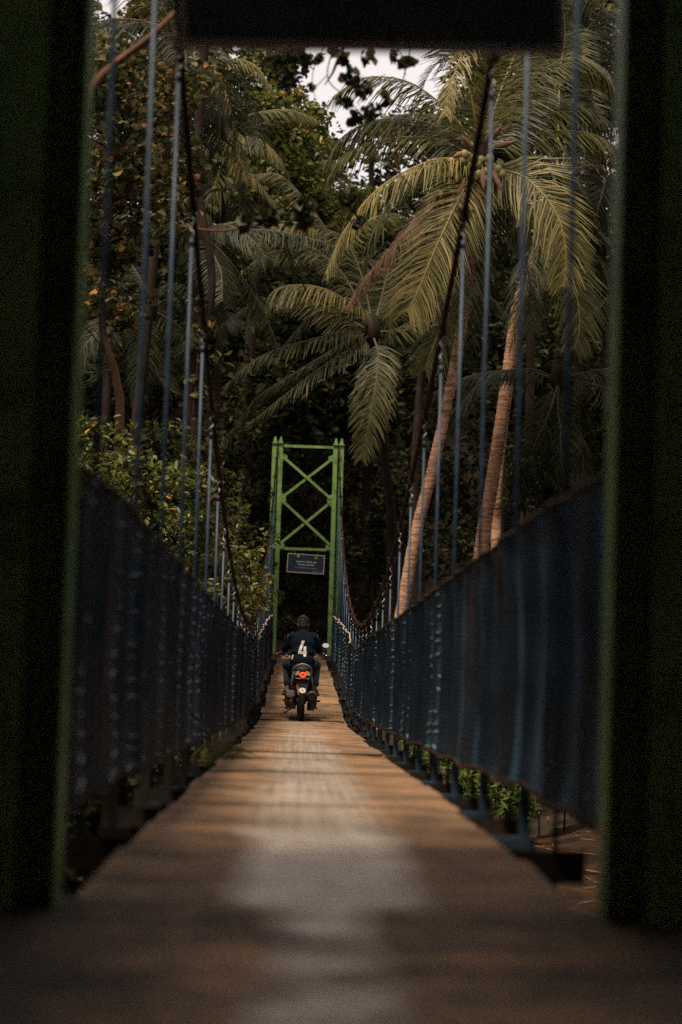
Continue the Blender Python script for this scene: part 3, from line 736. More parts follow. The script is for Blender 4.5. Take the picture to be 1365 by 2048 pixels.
FACE = Vector((0, -1, .25))
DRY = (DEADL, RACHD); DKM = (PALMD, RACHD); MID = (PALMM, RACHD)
b0 = P(792, 1262, 38); gz = groundz(b0.x - .15, 38)
hp, hc = hero_palm('tall coconut palm with green nuts whose curved trunk rises right of the tower', (962, 318), 38, (b0.x - .25, 38, gz), (-.12, 0, .2), [
    dict(p=[(930, 318, -.3), (860, 322, -.8), (760, 375, -1.2), (690, 460, -1.4), (652, 548, -1.5)], v=.75, dr=.75, ll=.95, n=95),
    dict(p=[(945, 345, -.5), (915, 405, -1.0), (875, 490, -1.3), (835, 585, -1.4), (815, 625, -1.4)], v=.68, dr=.25, ll=1.0, face=FACE, n=95),
    dict(p=[(985, 335, -.4), (1050, 355, -.9), (1110, 420, -1.2), (1132, 500, -1.3), (1128, 575, -1.3)], v=.72, dr=.4, ll=1.0, face=FACE, n=90),
    dict(p=[(1000, 345, -.1), (1075, 430, -.3), (1140, 540, -.4), (1160, 640, -.5), (1150, 700, -.5)], v=.4, dr=.4, ll=.9, face=FACE),
    dict(p=[(925, 300, .3), (860, 275, .6), (760, 280, .9), (690, 310, 1.0), (655, 360, 1.0)], v=.3, dr=1.0, ll=.8),
    dict(p=[(940, 280, .4), (900, 225, .5), (820, 165, .7), (730, 155, .8), (665, 195, .8)], v=.3, dr=.7, ll=1.1, n=85),
    dict(p=[(955, 270, .2), (940, 180, .1), (905, 90, 0), (850, 30, 0), (780, 10, 0)], v=.35, dr=.6, ll=1.0),
    dict(p=[(960, 270, -.2), (985, 170, -.6), (990, 100, -1.0), (950, 60, -1.6), (905, 160, -2.2), (890, 235, -2.4)], v=.8, dr=.4, ll=.75),
    dict(p=[(990, 290, .2), (1060, 270, .5), (1150, 262, .7), (1220, 285, .8), (1270, 340, .8)], v=.45, dr=.9, ll=.85),
    dict(p=[(985, 280, .3), (1040, 190, .6), (1120, 120, .8), (1190, 130, .9), (1240, 190, .9)], v=.35, dr=.8, ll=1.0),
    dict(p=[(975, 270, .4), (1010, 160, .6), (1060, 60, .8), (1130, -10, .9)], v=.35, dr=.6, ll=1.0),
    dict(p=[(948, 370, .0), (930, 470, -.3), (905, 590, -.4), (868, 690, -.4), (850, 740, -.4)], v=.30, dr=.3, ll=.9, face=FACE),
    dict(p=[(925, 325, .2), (865, 335, .3), (790, 390, .3), (745, 470, .2), (728, 545, .2)], v=.4, dr=.9, ll=.85, m=MID),
    dict(p=[(930, 290, .6), (850, 245, 1.0), (760, 240, 1.2), (690, 270, 1.3), (650, 330, 1.3)], v=.5, dr=.9, ll=.95, m=MID),
    dict(p=[(990, 300, .3), (1070, 310, .6), (1150, 360, .8), (1200, 450, .9)], v=.5, dr=.9, ll=.9, m=MID),
    dict(p=[(985, 360, .1), (1030, 450, .1), (1060, 560, 0), (1065, 660, 0)], v=.5, dr=.6, ll=.9, m=MID),
    dict(p=[(1000, 280, .5), (1080, 230, .8), (1160, 215, 1.0), (1230, 250, 1.1)], v=.5, dr=.9, ll=.95, m=MID),
    dict(p=[(970, 270, .5), (1000, 200, .7), (1060, 140, .8), (1110, 130, .9), (1150, 170, .9)], v=.55, dr=.9, ll=.95, m=MID),
    dict(p=[(935, 360, .3), (880, 400, .5), (825, 470, .6), (790, 560, .6), (780, 690, .6)], v=.22, dr=.9, ll=.7),
    dict(p=[(920, 350, .3), (850, 410, .2), (800, 480, -.2), (740, 545, -.5), (692, 615, -.6)], m=DRY, v=.6, dr=.7, ll=.75),
    dict(p=[(960, 370, .3), (965, 460, .5), (940, 600, .5), (925, 720, .5)], m=DKM, v=.6, dr=.4, ll=.9, face=FACE),
    dict(p=[(1000, 340, .6), (1080, 350, 1.2), (1150, 400, 1.6), (1200, 480, 1.8)], m=DKM, v=.6, dr=.8, ll=.9),
    dict(p=[(955, 285, .9), (900, 240, 1.6), (800, 230, 2.2), (700, 280, 2.6)], m=DKM, v=.6, dr=.9, ll=.9),
    dict(p=[(975, 285, .9), (1050, 210, 1.6), (1130, 200, 2.2), (1210, 260, 2.6)], m=DKM, v=.7, dr=.9, ll=.9),
], 1, .13, .10, path=[(808, 1200), (834, 1060), (864, 945), (890, 830), (912, 720), (932, 600), (950, 450)])
rr_ = random.Random(8)
for (x, y) in [(905, 325), (917, 340), (926, 322), (936, 347), (948, 318), (955, 330), (963, 322), (918, 355), (985, 335), (996, 340), (1004, 350), (990, 352), (958, 350), (973, 345), (968, 360), (945, 350), (930, 310), (940, 332), (980, 318), (1000, 330)]:
    m = MB(); m.ball((0, 0, 0), (.092, .092, .115), 12, 8); o = m.build('coconut', COCO, hp, True); o.location = P(x, y, 37.35 + rr_.uniform(-.12, .12)) - hp.location
for (x, y, x2, y2, s) in [(965, 330, 968, 385, 1), (985, 340, 1005, 385, 1), (930, 355, 918, 392, 1), (990, 295, 1035, 282, 1), (985, 280, 1005, 250, 1), (930, 305, 905, 315, .8), (940, 300, 925, 270, .8), (975, 290, 980, 262, .7)]:
    a = P(x, y, 37.3) - hp.location; b_ = P(x2, y2, 37.1) - hp.location; m = MB(); m.tube([a.lerp(b_, t) for t in (0, .25, .5, .75, 1)], [.012, .05, .062, .04, .006], 6); m.build('spathe', SPATHE, hp, True)

# the pair of trunks further right
b1 = P(962, 1125, 41)
root, _ = hero_palm('stout ringed palm trunk leaning right behind the right hand net', (1090, 470), 42, (b1.x - .25, 41, groundz(b1.x - .25, 41)), (-.30, -.3, .0), [
    dict(p=[(1110, 455, .1), (1170, 450, .2), (1230, 500, .3), (1280, 590, .4)], m=DKM, v=.6, dr=.8),
    dict(p=[(1095, 430, .3), (1120, 340, .6), (1180, 300, .9), (1260, 330, 1.0)], m=DKM, v=.65, dr=.8),
    dict(p=[(1070, 435, .1), (1030, 380, .3), (980, 370, .4), (930, 420, .5)], m=DKM, v=.6, dr=.8),
    dict(p=[(1085, 490, -.3), (1060, 540, -.7), (1040, 620, -.9), (1020, 700, -.9)], m=DKM, v=.7, dr=.5),
    dict(p=[(1100, 490, -.3), (1130, 560, -.6), (1150, 650, -.7), (1150, 730, -.7)], m=DKM, v=.6, dr=.6),
    dict(p=[(1110, 470, .1), (1180, 500, .2), (1240, 570, .2), (1270, 660, .2)], v=.4, dr=.8),
], 2, .165, .13, path=[(962, 1110), (984, 970), (1004, 840), (1022, 710), (1040, 600)])
b2 = P(994, 1115, 43); hero_palm('thinner mottled palm trunk just right of the stout leaning one', (1115, 420), 44, (b2.x - .02, 43, groundz(b2.x, 43)), (-.42, 0, 0), [
    dict(p=[(1150, 190, .3), (1200, 200, .6), (1260, 260, .8), (1300, 350, .9)], m=DKM, v=.6, dr=.8),
    dict(p=[(1110, 170, .5), (1080, 110, .9), (1010, 80, 1.2), (940, 120, 1.3)], m=DKM, v=.7, dr=.8),
    dict(p=[(1130, 160, .6), (1160, 80, 1.0), (1210, 30, 1.4), (1280, 40, 1.6)], m=DKM, v=.6, dr=.8),
    dict(p=[(1120, 160, .4), (1130, 60, .6), (1110, -40, .7), (1060, -100, .8)], v=.4, dr=.8),
    dict(p=[(1150, 210, .4), (1190, 300, .6), (1205, 400, .7), (1195, 500, .8)], v=.35, dr=.7),
], 3, .12, .10, path=[(992, 1090), (994, 1000), (1004, 880), (1026, 720), (1060, 560)])

# middle palm behind the tower
cc = P(745, 665, 45)
hero_palm('dark low palm above the far tower with one frond hanging straight down', (745, 665), 45, (P(806, 1200, 46.6).x, 46.6, groundz(P(806, 1200, 46.6).x, 46.6)), (.1, .3, 0), [
    dict(p=[(715, 620, -.4), (655, 580, -.9), (590, 570, -1.2), (545, 585, -1.4), (520, 640, -1.4)], v=.6, dr=.9, ll=.95, n=95),
    dict(p=[(710, 660, -.3), (640, 675, -.8), (550, 700, -1.2), (490, 735, -1.3), (450, 775, -1.3)], v=.45, dr=.8, ll=.65, m=MID),
    dict(p=[(715, 690, -.4), (650, 730, -.8), (570, 790, -1.2), (490, 855, -1.3)], v=.42, dr=.65, ll=.6, m=MID),
    dict(p=[(757, 710, -.5), (752, 770, -.9), (738, 850, -1.1), (722, 920, -1.1)], v=.6, dr=.25, ll=.7, face=FACE, n=80, m=MID),
    dict(p=[(725, 620, .0), (680, 540, .2), (600, 480, .3), (530, 470, .3)], v=.5, dr=.8, ll=.9, m=MID),
    dict(p=[(760, 610, .2), (780, 530, .4), (800, 470, .5), (850, 450, .5)], m=DKM, v=.7, dr=.8),
    dict(p=[(790, 660, .0), (840, 640, .2), (890, 670, .3), (920, 740, .3)], m=DKM, v=.7, dr=.8),
    dict(p=[(700, 640, .4), (620, 600, .7), (520, 600, .9), (430, 660, 1.0)], m=DKM, v=.8, dr=.8),
    dict(p=[(700, 680, .3), (600, 740, .5), (510, 800, .6), (440, 900, .6)], m=DKM, v=.7, dr=.6, ll=.7),
    dict(p=[(740, 620, .4), (720, 540, .7), (690, 480, .9), (640, 450, 1.0)], m=DKM, v=.7, dr=.8),
], 4, .13, .09, dark=True)
# palm with arching fronds at upper left
cc = P(452, 250, 47)
hero_palm('palm with pale arching fronds fanning right of the left cable', (452, 250), 47, (cc.x - .4, 47.5, groundz(cc.x - .4, 47.5)), (.2, 0, 0), [
    dict(p=[(440, 215, -.3), (430, 160, -.6), (455, 120, -.9), (510, 130, -1.1), (545, 180, -1.2)], v=.6, dr=.8, ll=.85),
    dict(p=[(465, 240, -.5), (478, 270, -.9), (520, 280, -1.2), (555, 310, -1.4), (578, 350, -1.4)], v=.7, dr=.9, ll=.75),
    dict(p=[(460, 270, -.4), (485, 330, -.9), (525, 375, -1.2), (560, 420, -1.3)], v=.75, dr=.6, ll=.6),
    dict(p=[(470, 240, -.1), (520, 225, -.1), (580, 220, 0), (635, 240, 0)], v=.4, dr=.9, ll=.75),
    dict(p=[(420, 200, -.4), (425, 140, -.8), (450, 180, -1.4), (470, 260, -1.6), (492, 310, -1.6)], v=.7, dr=.5, ll=.7),
    dict(p=[(430, 260, -.2), (390, 300, -.4), (350, 370, -.5), (330, 450, -.5)], m=DKM, v=.8, dr=.7),
    dict(p=[(430, 230, -.2), (370, 200, -.3), (300, 220, -.3), (250, 290, -.3)], m=DKM, v=.8, dr=.8),
    dict(p=[(450, 290, -.3), (430, 370, -.6), (400, 420, -.7), (370, 500, -.7)], v=.45, dr=.7, ll=.9),
    dict(p=[(460, 290, .2), (480, 380, .3), (470, 480, .3), (440, 570, .3)], m=DKM, v=.8, dr=.7),
], 5, .13, .09, dark=True)
cc = P(650, 470, 52)
hero_palm('palm with a long combed frond arching left under the leafy hillside', (668, 500), 52, (P(826, 1150, 56).x, 56, groundz(P(826, 1150, 56).x, 56)), (.3, 0, 0), [
    dict(p=[(650, 480, -.4), (610, 450, -.8), (560, 445, -1.0), (515, 465, -1.1), (495, 500, -1.1)], v=.55, dr=.9, ll=.95, n=90),
    dict(p=[(650, 500, -.2), (600, 500, -.4), (540, 505, -.6), (480, 545, -.7)], v=.45, dr=.9, ll=.8),
    dict(p=[(680, 480, -.2), (700, 400, -.4), (690, 340, -.5), (650, 320, -.6)], v=.45, dr=.8),
    dict(p=[(690, 490, 0), (740, 440, 0), (800, 430, 0), (850, 480, 0)], v=.4, dr=.8),
    dict(p=[(660, 470, .3), (610, 400, .4), (560, 350, .5), (500, 350, .5)], m=DKM, v=.9, dr=.8),
    dict(p=[(690, 520, .1), (740, 520, .1), (790, 570, .1), (800, 640, .1)], m=DKM, v=.8, dr=.8),
    dict(p=[(670, 530, .1), (650, 590, .1), (610, 640, .1), (560, 700, .1)], m=DKM, v=.7, dr=.7),
], 6, .13, .09, dark=True)
generic_palm('palm with a cluster of yellow nuts near the upper left corner', 345, 60, 43, 17, 21, True, -1.0, 1.0, (-55, 75), 6)
generic_palm('dark palm with small fronds low behind the left hand rods', 408, 470, 40, 15, 22, True, .2, .72)
generic_palm('dark palm crowding the right tower leg beside the nut bearing palm', 1190, 330, 44, 18, 23, True, 0.3)
generic_palm('palm whose crown tops the picture right of the big sign', 1140, -30, 46, 18, 24, True, .4)
generic_palm('palm half hidden behind the nut bearing palm at its upper right', 1040, 130, 50, 18, 25, True, .3, .9)
generic_palm('small dark palm at the foot of the hill right of the far tower', 860, 560, 52, 15, 26, True, 0, .8)
generic_palm('drooping dark palm low down beside the right tower leg', 1120, 760, 41, 13, 27, True, .2, .8, (-70, 40))
generic_palm('dark palm rising over the left shrubs behind the thin pale trunk', 300, 620, 46, 15, 28, True, .4, .8)

# ------------------------------------------------------------------ hillside forest (one mass)
def inpoly(x, y, poly):
    c = False; j = len(poly) - 1
    for i in range(len(poly)):
        xi, yi = poly[i]; xj, yj = poly[j]
        if (yi > y) != (yj > y) and x < (xj - xi) * (y - yi) / (yj - yi) + xi: c = not c
        j = i
    return c
GAP = [(570, -60), (575, 130), (592, 215), (635, 265), (665, 335), (740, 335), (840, 270), (930, 200), (960, -60)]
fr = np.random.default_rng(12); cen = []; rad = []; cnt = []
r = random.Random(77)
for k in range(1500):
    px = r.uniform(-1100, 2450); py = r.uniform(-260, 1235)
    if inpoly(px, py, GAP): continue
    if py < 100 and (120 < px < 330 or 1130 < px < 1260) and r.random() < .75: continue
    inside = -100 < px < 1465
    if not inside and r.random() < .45: continue
    if py > 800:
        if r.random() < .45: continue
        d = r.uniform(80, 92)
    else: d = 57 + 34 * (800 - py) / 1060 + r.uniform(-2, 3.5)
    q = P(px, py, d); cen.append(tuple(q)); rr = r.uniform(1.2, 2.5); rad.append(rr); cnt.append(int(120 * rr) if inside else int(60 * rr))
for k in range(650):                                   # the canopy behind its front edge: a roof over the forest floor
    x, y_ = r.uniform(-38, 38), r.uniform(57, 97); lo = 7 + max(0, (y_ - 60)) * .28
    z_ = lo + r.uniform(0, 3.5); px = 598 + x / y_ * F; py = 1253 - z_ / y_ * F
    if inpoly(px, py - 40, GAP) or inpoly(px, py, GAP): continue
    cen.append((x, y_, z_)); rr = r.uniform(1.8, 3); rad.append(rr); cnt.append(int(38 * rr))
V_, Q_, var_ = leaf_cloud(cen, rad, [int(c * 1.5) for c in cnt], .32, fr, .75, .5, .4, .4)
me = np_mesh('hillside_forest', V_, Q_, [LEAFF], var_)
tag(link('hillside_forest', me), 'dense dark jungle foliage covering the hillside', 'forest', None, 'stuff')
# forest round the river and behind the camera, unseen but shading
cen = []; rad = []; cnt = []
for k in range(700):
    a = r.uniform(0, 2 * math.pi); ring = r.uniform(12, 24); x = BX + math.cos(a) * ring; y_ = 12 + math.sin(a) * ring * 1.6
    if y_ > 30 and abs(x) < 12: continue
    cen.append((x, y_, groundz(x, y_) + r.uniform(0, 7 if (x < 0 and 8 < y_ < 40) else 15))); rr = r.uniform(1.5, 3); rad.append(rr); cnt.append(int(30 * rr))
V_, Q_, var_ = leaf_cloud(cen, rad, cnt, .8, fr, .8, .55, .4, .4)
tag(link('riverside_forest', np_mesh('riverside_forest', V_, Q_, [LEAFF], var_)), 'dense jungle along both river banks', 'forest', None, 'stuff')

cen = []; rad = []; cnt = []
for k in range(560):                                  # unseen thicket round the camera path, put in to shade the near tower
    x, y_, z_ = r.uniform(-16, 16), r.uniform(-16, 6.5), r.uniform(0, 12)
    if abs(x - BX) < 2.0 + max(0, y_ * .25) and z_ < 4.2: continue
    if y_ > 2 and abs(x) < 3.4: continue
    if y_ > 1: z_ *= .8
    cen.append((x, y_, -.8 + z_)); rr = r.uniform(.9, 1.7); rad.append(rr); cnt.append(int(44 * rr))
V_, Q_, var_ = leaf_cloud(cen, rad, cnt, .55, fr, .8, .6, .4, .4)
tag(link('thicket', np_mesh('thicket', V_, Q_, [LEAFF], var_)), 'unseen dense thicket on the near bank, added to shade the landing', 'thicket', None, 'stuff')

# ------------------------------------------------------------------ broadleaf trees
def leafy_tree(name, label, cat, trunk_px, d, r0, r1, clumps, lsize, mat, seed, bark=BARK, per=90, aspect=.55, up=.3, droop=.3, group=None, ground=True, limbs=True):
    """trunk through pixels at distance d; clumps = (px, py, dd, radius)"""
    r = random.Random(seed); nr_ = np.random.default_rng(seed)
    tp = [P(x, y, d) for x, y in trunk_px]
    if ground: tp = [Vector((tp[0].x, tp[0].y, groundz(tp[0].x, tp[0].y) - .15))] + tp
    base = tp[0].copy(); root = tag(empty(name, base), label, cat, group)
    m = MB(); q = trunk_tube(m, [p_ - base for p_ in tp], r0, r1, 50, 9, .0, seed, .05)
    cs = [P(x, y, d + dd) for x, y, dd, _ in clumps]
    m.build('trunk', bark, root, True)
    if limbs:
        for c in cs:
            rel = c - base; cand = [p_ for p_ in q if p_.z < rel.z + .2] or q
            st = min(cand, key=lambda p_: (p_ - rel).length + r.uniform(0, .5)); mid = st.lerp(rel, .5) + Vector((r.uniform(-.12, .12), r.uniform(-.12, .12), r.uniform(.0, .18)))
            b = MB(); b.tube(bez([st, mid, rel], 9), [max(.006, r1 * .55 * (1 - i / 9)) for i in range(9)], 5); b.build('branch', bark, root, True)
    V_, Q_, var_ = leaf_cloud([tuple(c - base) for c in cs], [k[3] for k in clumps], [max(12, int(per * (k[3] / .5) ** 2)) for k in clumps], lsize, nr_, .8, aspect, up, .6, droop)
    o = link('crown', np_mesh('crown', V_, Q_, [mat], var_), root)
    return root

r = random.Random(31)
cl = [(r.uniform(150, 385), r.uniform(90, 420), r.uniform(-1.2, 1.2), r.uniform(.25, .5)) for _ in range(46)] + [(r.uniform(165, 300), r.uniform(420, 660), r.uniform(-.8, .8), r.uniform(.2, .38)) for _ in range(22)] + [(r.uniform(-160, 150), r.uniform(50, 640), r.uniform(-1, 1), r.uniform(.3, .5)) for _ in range(26)]
leafy_tree('broadleaf_tree', 'thin pale trunked tree with rounded olive and orange leaves at left', 'tree', [(238, 900), (233, 760), (206, 660), (214, 540), (222, 380), (215, 160)], 27, .075, .03, cl, .115, LEAFT, 51, BARK, 150, .75, .1, .35)
leafy_tree('slim_tree', 'brown slender trunk with few leaves just behind the left main cable', 'tree', [(388, 905), (392, 830), (404, 700), (423, 590), (420, 510), (402, 410), (398, 260), (408, 120), (420, -60)], 31, .06, .075, [(400, 660, -.3, .25), (415, 720, -.3, .3), (395, 600, -.3, .22), (405, 780, -.2, .25), (430, 130, .2, .3), (470, 60, .3, .4), (380, 40, .2, .4), (440, 320, .2, .2), (455, 380, .3, .25), (390, 760, .1, .2)], .14, LEAFT, 52, BARKD, 50)
# hill trees that show as crowns below the sky gap
r = random.Random(32)
leafy_tree('broadleaf_tree', 'leafy green tree on the hill at the left edge of the sky gap', 'tree', [(500, 700), (530, 420), (565, 250)], 56, .2, .08, [(r.uniform(500, 640), r.uniform(210, 360), r.uniform(-1.5, 1.5), r.uniform(.5, .9)) for _ in range(26)] + [(592, 190, 0, .45), (560, 150, 0, .6), (530, 120, 0, .7), (570, 110, 0, .5)], .19, LEAFS, 53, BARKD, 110)
leafy_tree('broadleaf_tree', 'small bright tree standing against the sky behind the palm frond', 'tree', [(745, 560), (742, 330), (738, 230)], 66, .16, .05, [(r.uniform(700, 800), r.uniform(245, 320), r.uniform(-1, 1), r.uniform(.25, .5)) for _ in range(12)], .19, LEAFS, 54, BARKD, 90)
leafy_tree('broadleaf_tree', 'feathery tree whose fine leaves let the sky through at upper right', 'tree', [(1180, 700), (1185, 320), (1190, 90)], 58, .16, .05, [(r.uniform(1130, 1260), r.uniform(20, 240), r.uniform(-1, 1), r.uniform(.4, .8)) for _ in range(18)], .2, LEAFT, 55, BARKD, 55)
leafy_tree('broadleaf_tree', 'dark tree with leaves against pale sky in the upper left corner', 'tree', [(215, 700), (205, 320), (190, 120)], 52, .16, .05, [(r.uniform(140, 330), r.uniform(-20, 160), r.uniform(-1, 1), r.uniform(.35, .7)) for _ in range(16)], .25, LEAFT, 56, BARKD, 45)
leafy_tree('broadleaf_tree', 'green hillside tree between the arching palm and the combed frond', 'tree', [(735, 820), (690, 600), (640, 420), (622, 360)], 60, .16, .05, [(r.uniform(560, 720), r.uniform(300, 450), r.uniform(-1, 1), r.uniform(.45, .9)) for _ in range(20)], .19, LEAFS, 57, BARKD, 105)

# shrubs on the left bank: each one its own plant
SH = [(205, 905, 24, .55), (262, 950, 25, .6), (330, 905, 27, .55), (395, 925, 29, .6), (300, 1000, 25, .62), (365, 1010, 27, .62), (425, 1000, 30, .6), (190, 985, 23, .6), (340, 1085, 26, .55), (402, 1090, 28, .6), (452, 1075, 31, .55),
      (385, 1160, 27, .5), (440, 1165, 30, .55), (490, 1125, 35, .62), (508, 1165, 37, .5), (470, 1215, 31, .45), (240, 1070, 24, .6), (505, 1190, 34, .5), (150, 900, 24, .6), (120, 1000, 23, .7)]
where = ['tallest at the left tower leg', 'beside the thin pale trunk', 'in front of the reddish stump of trunk', 'topmost under the slim brown trunk', 'below the pale trunk', 'in the middle of the left thicket', 'at the right shoulder of the left thicket', 'low behind the first clear rod',
         'with yellow leaves behind the middle rods', 'behind the fifth rod', 'reaching right under the left cable', 'low behind the net top', 'where the rods shorten', 'spreading toward the far tower', 'nearest the left leg of the far tower', 'lowest at the cable sag',
         'partly hidden by the near net', 'under the sprays beside the far tower', 'half behind the left tower leg', 'hidden low behind the left tower leg']
for i, (x, y, d, rad_) in enumerate(SH):
    r = random.Random(200 + i); ce = P(x, y, d)
    k = [(min(530, x + r.uniform(-55, 50)), y + r.uniform(-55, 50), r.uniform(-.5, .5), rad_ * r.uniform(.3, .55)) for _ in range(11)]
    leafy_tree('shrub', 'green leafy shrub ' + where[i], 'shrub', [(x + r.uniform(-10, 10), y + 90), (x, y)], d, .022, .012, k, .105, LEAFS, 300 + i, BARKD, 140, .42, .25, .35, 'shrubs on the left bank')
# more below the right hand net
SR = [(850, 1500, 27), (905, 1535, 26), (950, 1560, 25), (1000, 1590, 24.5), (1035, 1605, 24), (930, 1590, 25.5), (880, 1480, 28), (985, 1545, 26), (1080, 1560, 25.5), (1130, 1580, 26), (1045, 1540, 27)]
wr = ['farthest under the right net', 'second from the far end under the right net', 'in the middle gap under the right net', 'with long bright leaves under the right net', 'nearest under the right net', 'lowest at the deck edge on the right', 'seen in the narrow gaps by the deck',
      'behind the bright leaved one on the right', 'behind the right net near its lower edge', 'rightmost behind the right net', 'upper one behind the right net']
for i, (x, y, d) in enumerate(SR):
    r = random.Random(500 + i); k = [(x + r.gauss(0, 24), y + r.gauss(0, 24), r.uniform(-.4, .4), r.uniform(.16, .3)) for _ in range(8)]
    leafy_tree('bank_shrub', 'bright green shrub ' + wr[i], 'shrub', [(x, y + 40), (x, y)], d, .015, .008, k, .15, LEAFB, 600 + i, BARKD, 110, .3, .3, .5, 'shrubs below the right net')
for i, (x, y, d, w_) in enumerate([(120, 1640, 11, 'nearest under the left net'), (210, 1600, 13, 'second under the left net'), (300, 1560, 15, 'third under the left net'), (370, 1520, 17.5, 'fourth under the left net'), (395, 1505, 20, 'fifth under the left net'), (60, 1720, 9.5, 'at the foot of the left tower leg')]):
    r = random.Random(1500 + i); k = [(x + r.uniform(-110, 10), y + r.uniform(0, 130), r.uniform(-.2, 1.2), r.uniform(.2, .32)) for _ in range(14)]
    leafy_tree('bank_bush', 'dark bush ' + w_, 'bush', [(x - 20, y + 60), (x, y)], d, .02, .01, k, .16, LEAFF, 1600 + i, BARKD, 120, .35, .3, .4, 'dark bushes below the left net')
# shade shrubs low behind the tower and along the right bank
SD = [(610, 1215, 66), (540, 1240, 60), (690, 1225, 60), (745, 1150, 57), (775, 1090, 56), (850, 1030, 55), (900, 1120, 50), (1050, 950, 46), (1150, 900, 44), (720, 1000, 66), (630, 1060, 74), (1010, 820, 54), (450, 950, 48), (470, 1040, 50), (450, 830, 52)]
ws = ['in the dark under the far tower sign', 'left foot of the far tower', 'right foot of the far tower', 'just right of the far tower legs', 'left of the curved palm trunk', 'behind the curved palm trunk', 'between the curved and the stout trunk', 'right of the stout trunk', 'beside the right tower leg', 'right of the tower braces',
      'seen through the tower braces', 'high between the two leaning trunks', 'dark left of the far tower', 'dark beside the tower left leg', 'below the hanging left fronds']
for i, (x, y, d) in enumerate(SD):
    r = random.Random(800 + i); k = [(x + r.uniform(-55, 55), y + r.uniform(-55, 50), r.uniform(-.6, .6), r.uniform(.3, .6)) for _ in range(9)]
    leafy_tree('understorey_bush', 'dark bush ' + ws[i], 'bush', [(x, y + 60), (x, y)], d, .04, .02, k, .2, LEAFF, 900 + i, BARKD, 60, .4, .3, .4, 'dark bushes under the trees')

# sprig of leaves on the far tower's left leg
leafy_tree('vine_sprig', 'sprig of leaves growing on the left leg of the far tower', 'vine', [(553, 1300), (556, 1200), (560, 1185)], 50.6, .012, .006, [(561, 1188, 0, .12), (566, 1197, 0, .1), (560, 1205, 0, .09), (552, 1128, 0, .05)], .12, LEAFS, 71, BARKD, 260, .5)
# grass at the left edge of the deck
gm = MB(); r = random.Random(61); q0 = P(425, 1515, 14.2)
for k in range(46):
    a = r.uniform(-.3, .9); L = r.uniform(.12, .32); p0 = q0 + Vector((r.uniform(-.16, .12), r.uniform(-.5, .5), r.uniform(-.03, .04))); dr_ = Vector((math.cos(a), r.uniform(-.4, .4), math.sin(a))).normalized()
    p1 = p0 + dr_ * L * .55; p2 = p1 + (dr_ + Vector((.3, 0, -.8))).normalized() * L * .45; w_ = Vector((0, .0, .004))
    gm.add([p0 - w_, p0 + w_, p1 + w_, p1 - w_, p2 + w_ * .2, p2 - w_ * .2], [(0, 1, 2, 3), (3, 2, 4, 5)])
gme = np_mesh('grass', np.array(gm.v), np.array(gm.f), [LEAFG], np.repeat(np.random.default_rng(1).random(46), 2))
tag(link('grass', gme), 'tuft of dry grass blades at the left edge of the deck', 'grass', None, 'stuff')
# fallen sticks and leaves on the right bank
sm_ = MB(); r = random.Random(62)
for k in range(90):
    x, yy = r.uniform(2.2, 5.0), r.uniform(20, 27); z = groundz(x, yy) + .02; a = r.uniform(0, 3.14); L = r.uniform(.1, .5)
    sm_.tube([(x, yy, z), (x + math.cos(a) * L, yy + math.sin(a) * L * .4, z + r.uniform(0, .06))], r.uniform(.006, .016), 5)
tag(sm_.build('fallen_sticks', BARK, None, True), 'fallen sticks and litter on the brown bank right of the deck', 'litter', None, 'stuff')

# ------------------------------------------------------------------ overhanging near tree (trunk outside the picture at left)
nt_root = tag(empty('overhanging_tree', (-4.2, 10.5, groundz(-4.2, 10.5))), 'near tree at left whose blurred limbs hang into the top of the picture', 'tree')
nb = nt_root.location.copy()
m = MB(); trunk_tube(m, [Vector((0, 0, -.3)), Vector((.1, 0, 3)), Vector((.2, .2, 6)), Vector((.5, .3, 9))], .22, .10, 40, 10, 0, 5, .1); m.build('trunk', BARK, nt_root, True)
def limb(pts, r0, r1, leaves, lsize, seed, mat=LEAFN, per=1.0):
    q = bez([p_ - nb for p_ in pts], 22); m = MB(); m.tube(q, [r0 + (r1 - r0) * i / 21 for i in range(22)], 6); o = m.build('limb', BARK, nt_root, True)
    if leaves:
        rr = np.random.default_rng(seed); cs = [tuple(P(x, y, d) - nb) for x, y, d, _ in leaves]
        V_, Q_, var_ = leaf_cloud(cs, [k[3] for k in leaves], [max(3, int(per * 900 * k[3])) for k in leaves], lsize, rr, .9, .6, .1, .6, .9)
        link('leaves', np_mesh('leaves', V_, Q_, [mat], var_), o)
tr = nb + Vector((.2, .2, 6.2))
limb([tr, P(60, 330, 11.5), P(190, 165, 12), P(300, 75, 12), P(420, -30, 12.2), P(560, -60, 12.5)], .04, .015, [(560, -20, 12.4, .2), (620, 10, 12.5, .2)], .11, 1)
limb([tr, P(300, -120, 13), P(560, -40, 13.5), P(690, 40, 13.5), P(672, 130, 13.5), P(650, 170, 13.5)], .04, .004, [(690, 120, 13.5, .06), (665, 100, 13.5, .05), (740, 112, 13.5, .06), (640, 120, 13.5, .04), (700, 150, 13.5, .06)], .085, 2, LEAFN, .2)
limb([P(690, 40, 13.5), P(760, 60, 13.5), P(800, 105, 13.4), P(812, 150, 13.4)], .010, .003, [(812, 125, 13.4, .05), (790, 110, 13.4, .03), (770, 200, 13.6, .05)], .10, 3, LEAFN, .16)
limb([P(690, 40, 13.5), P(655, 150, 13.5), P(700, 200, 13.6), P(735, 250, 13.7)], .006, .0025, [(728, 180, 13.7, .08), (700, 160, 13.6, .07), (690, 205, 13.6, .06), (745, 225, 13.7, .08), (715, 240, 13.7, .07)], .065, 4, LEAFN, .45)
limb([P(690, 40, 13.5), P(640, 110, 13.5), P(625, 160, 13.6), P(640, 230, 13.7)], .005, .002, [(625, 175, 13.7, .03)], .06, 14, LEAFN, .3)
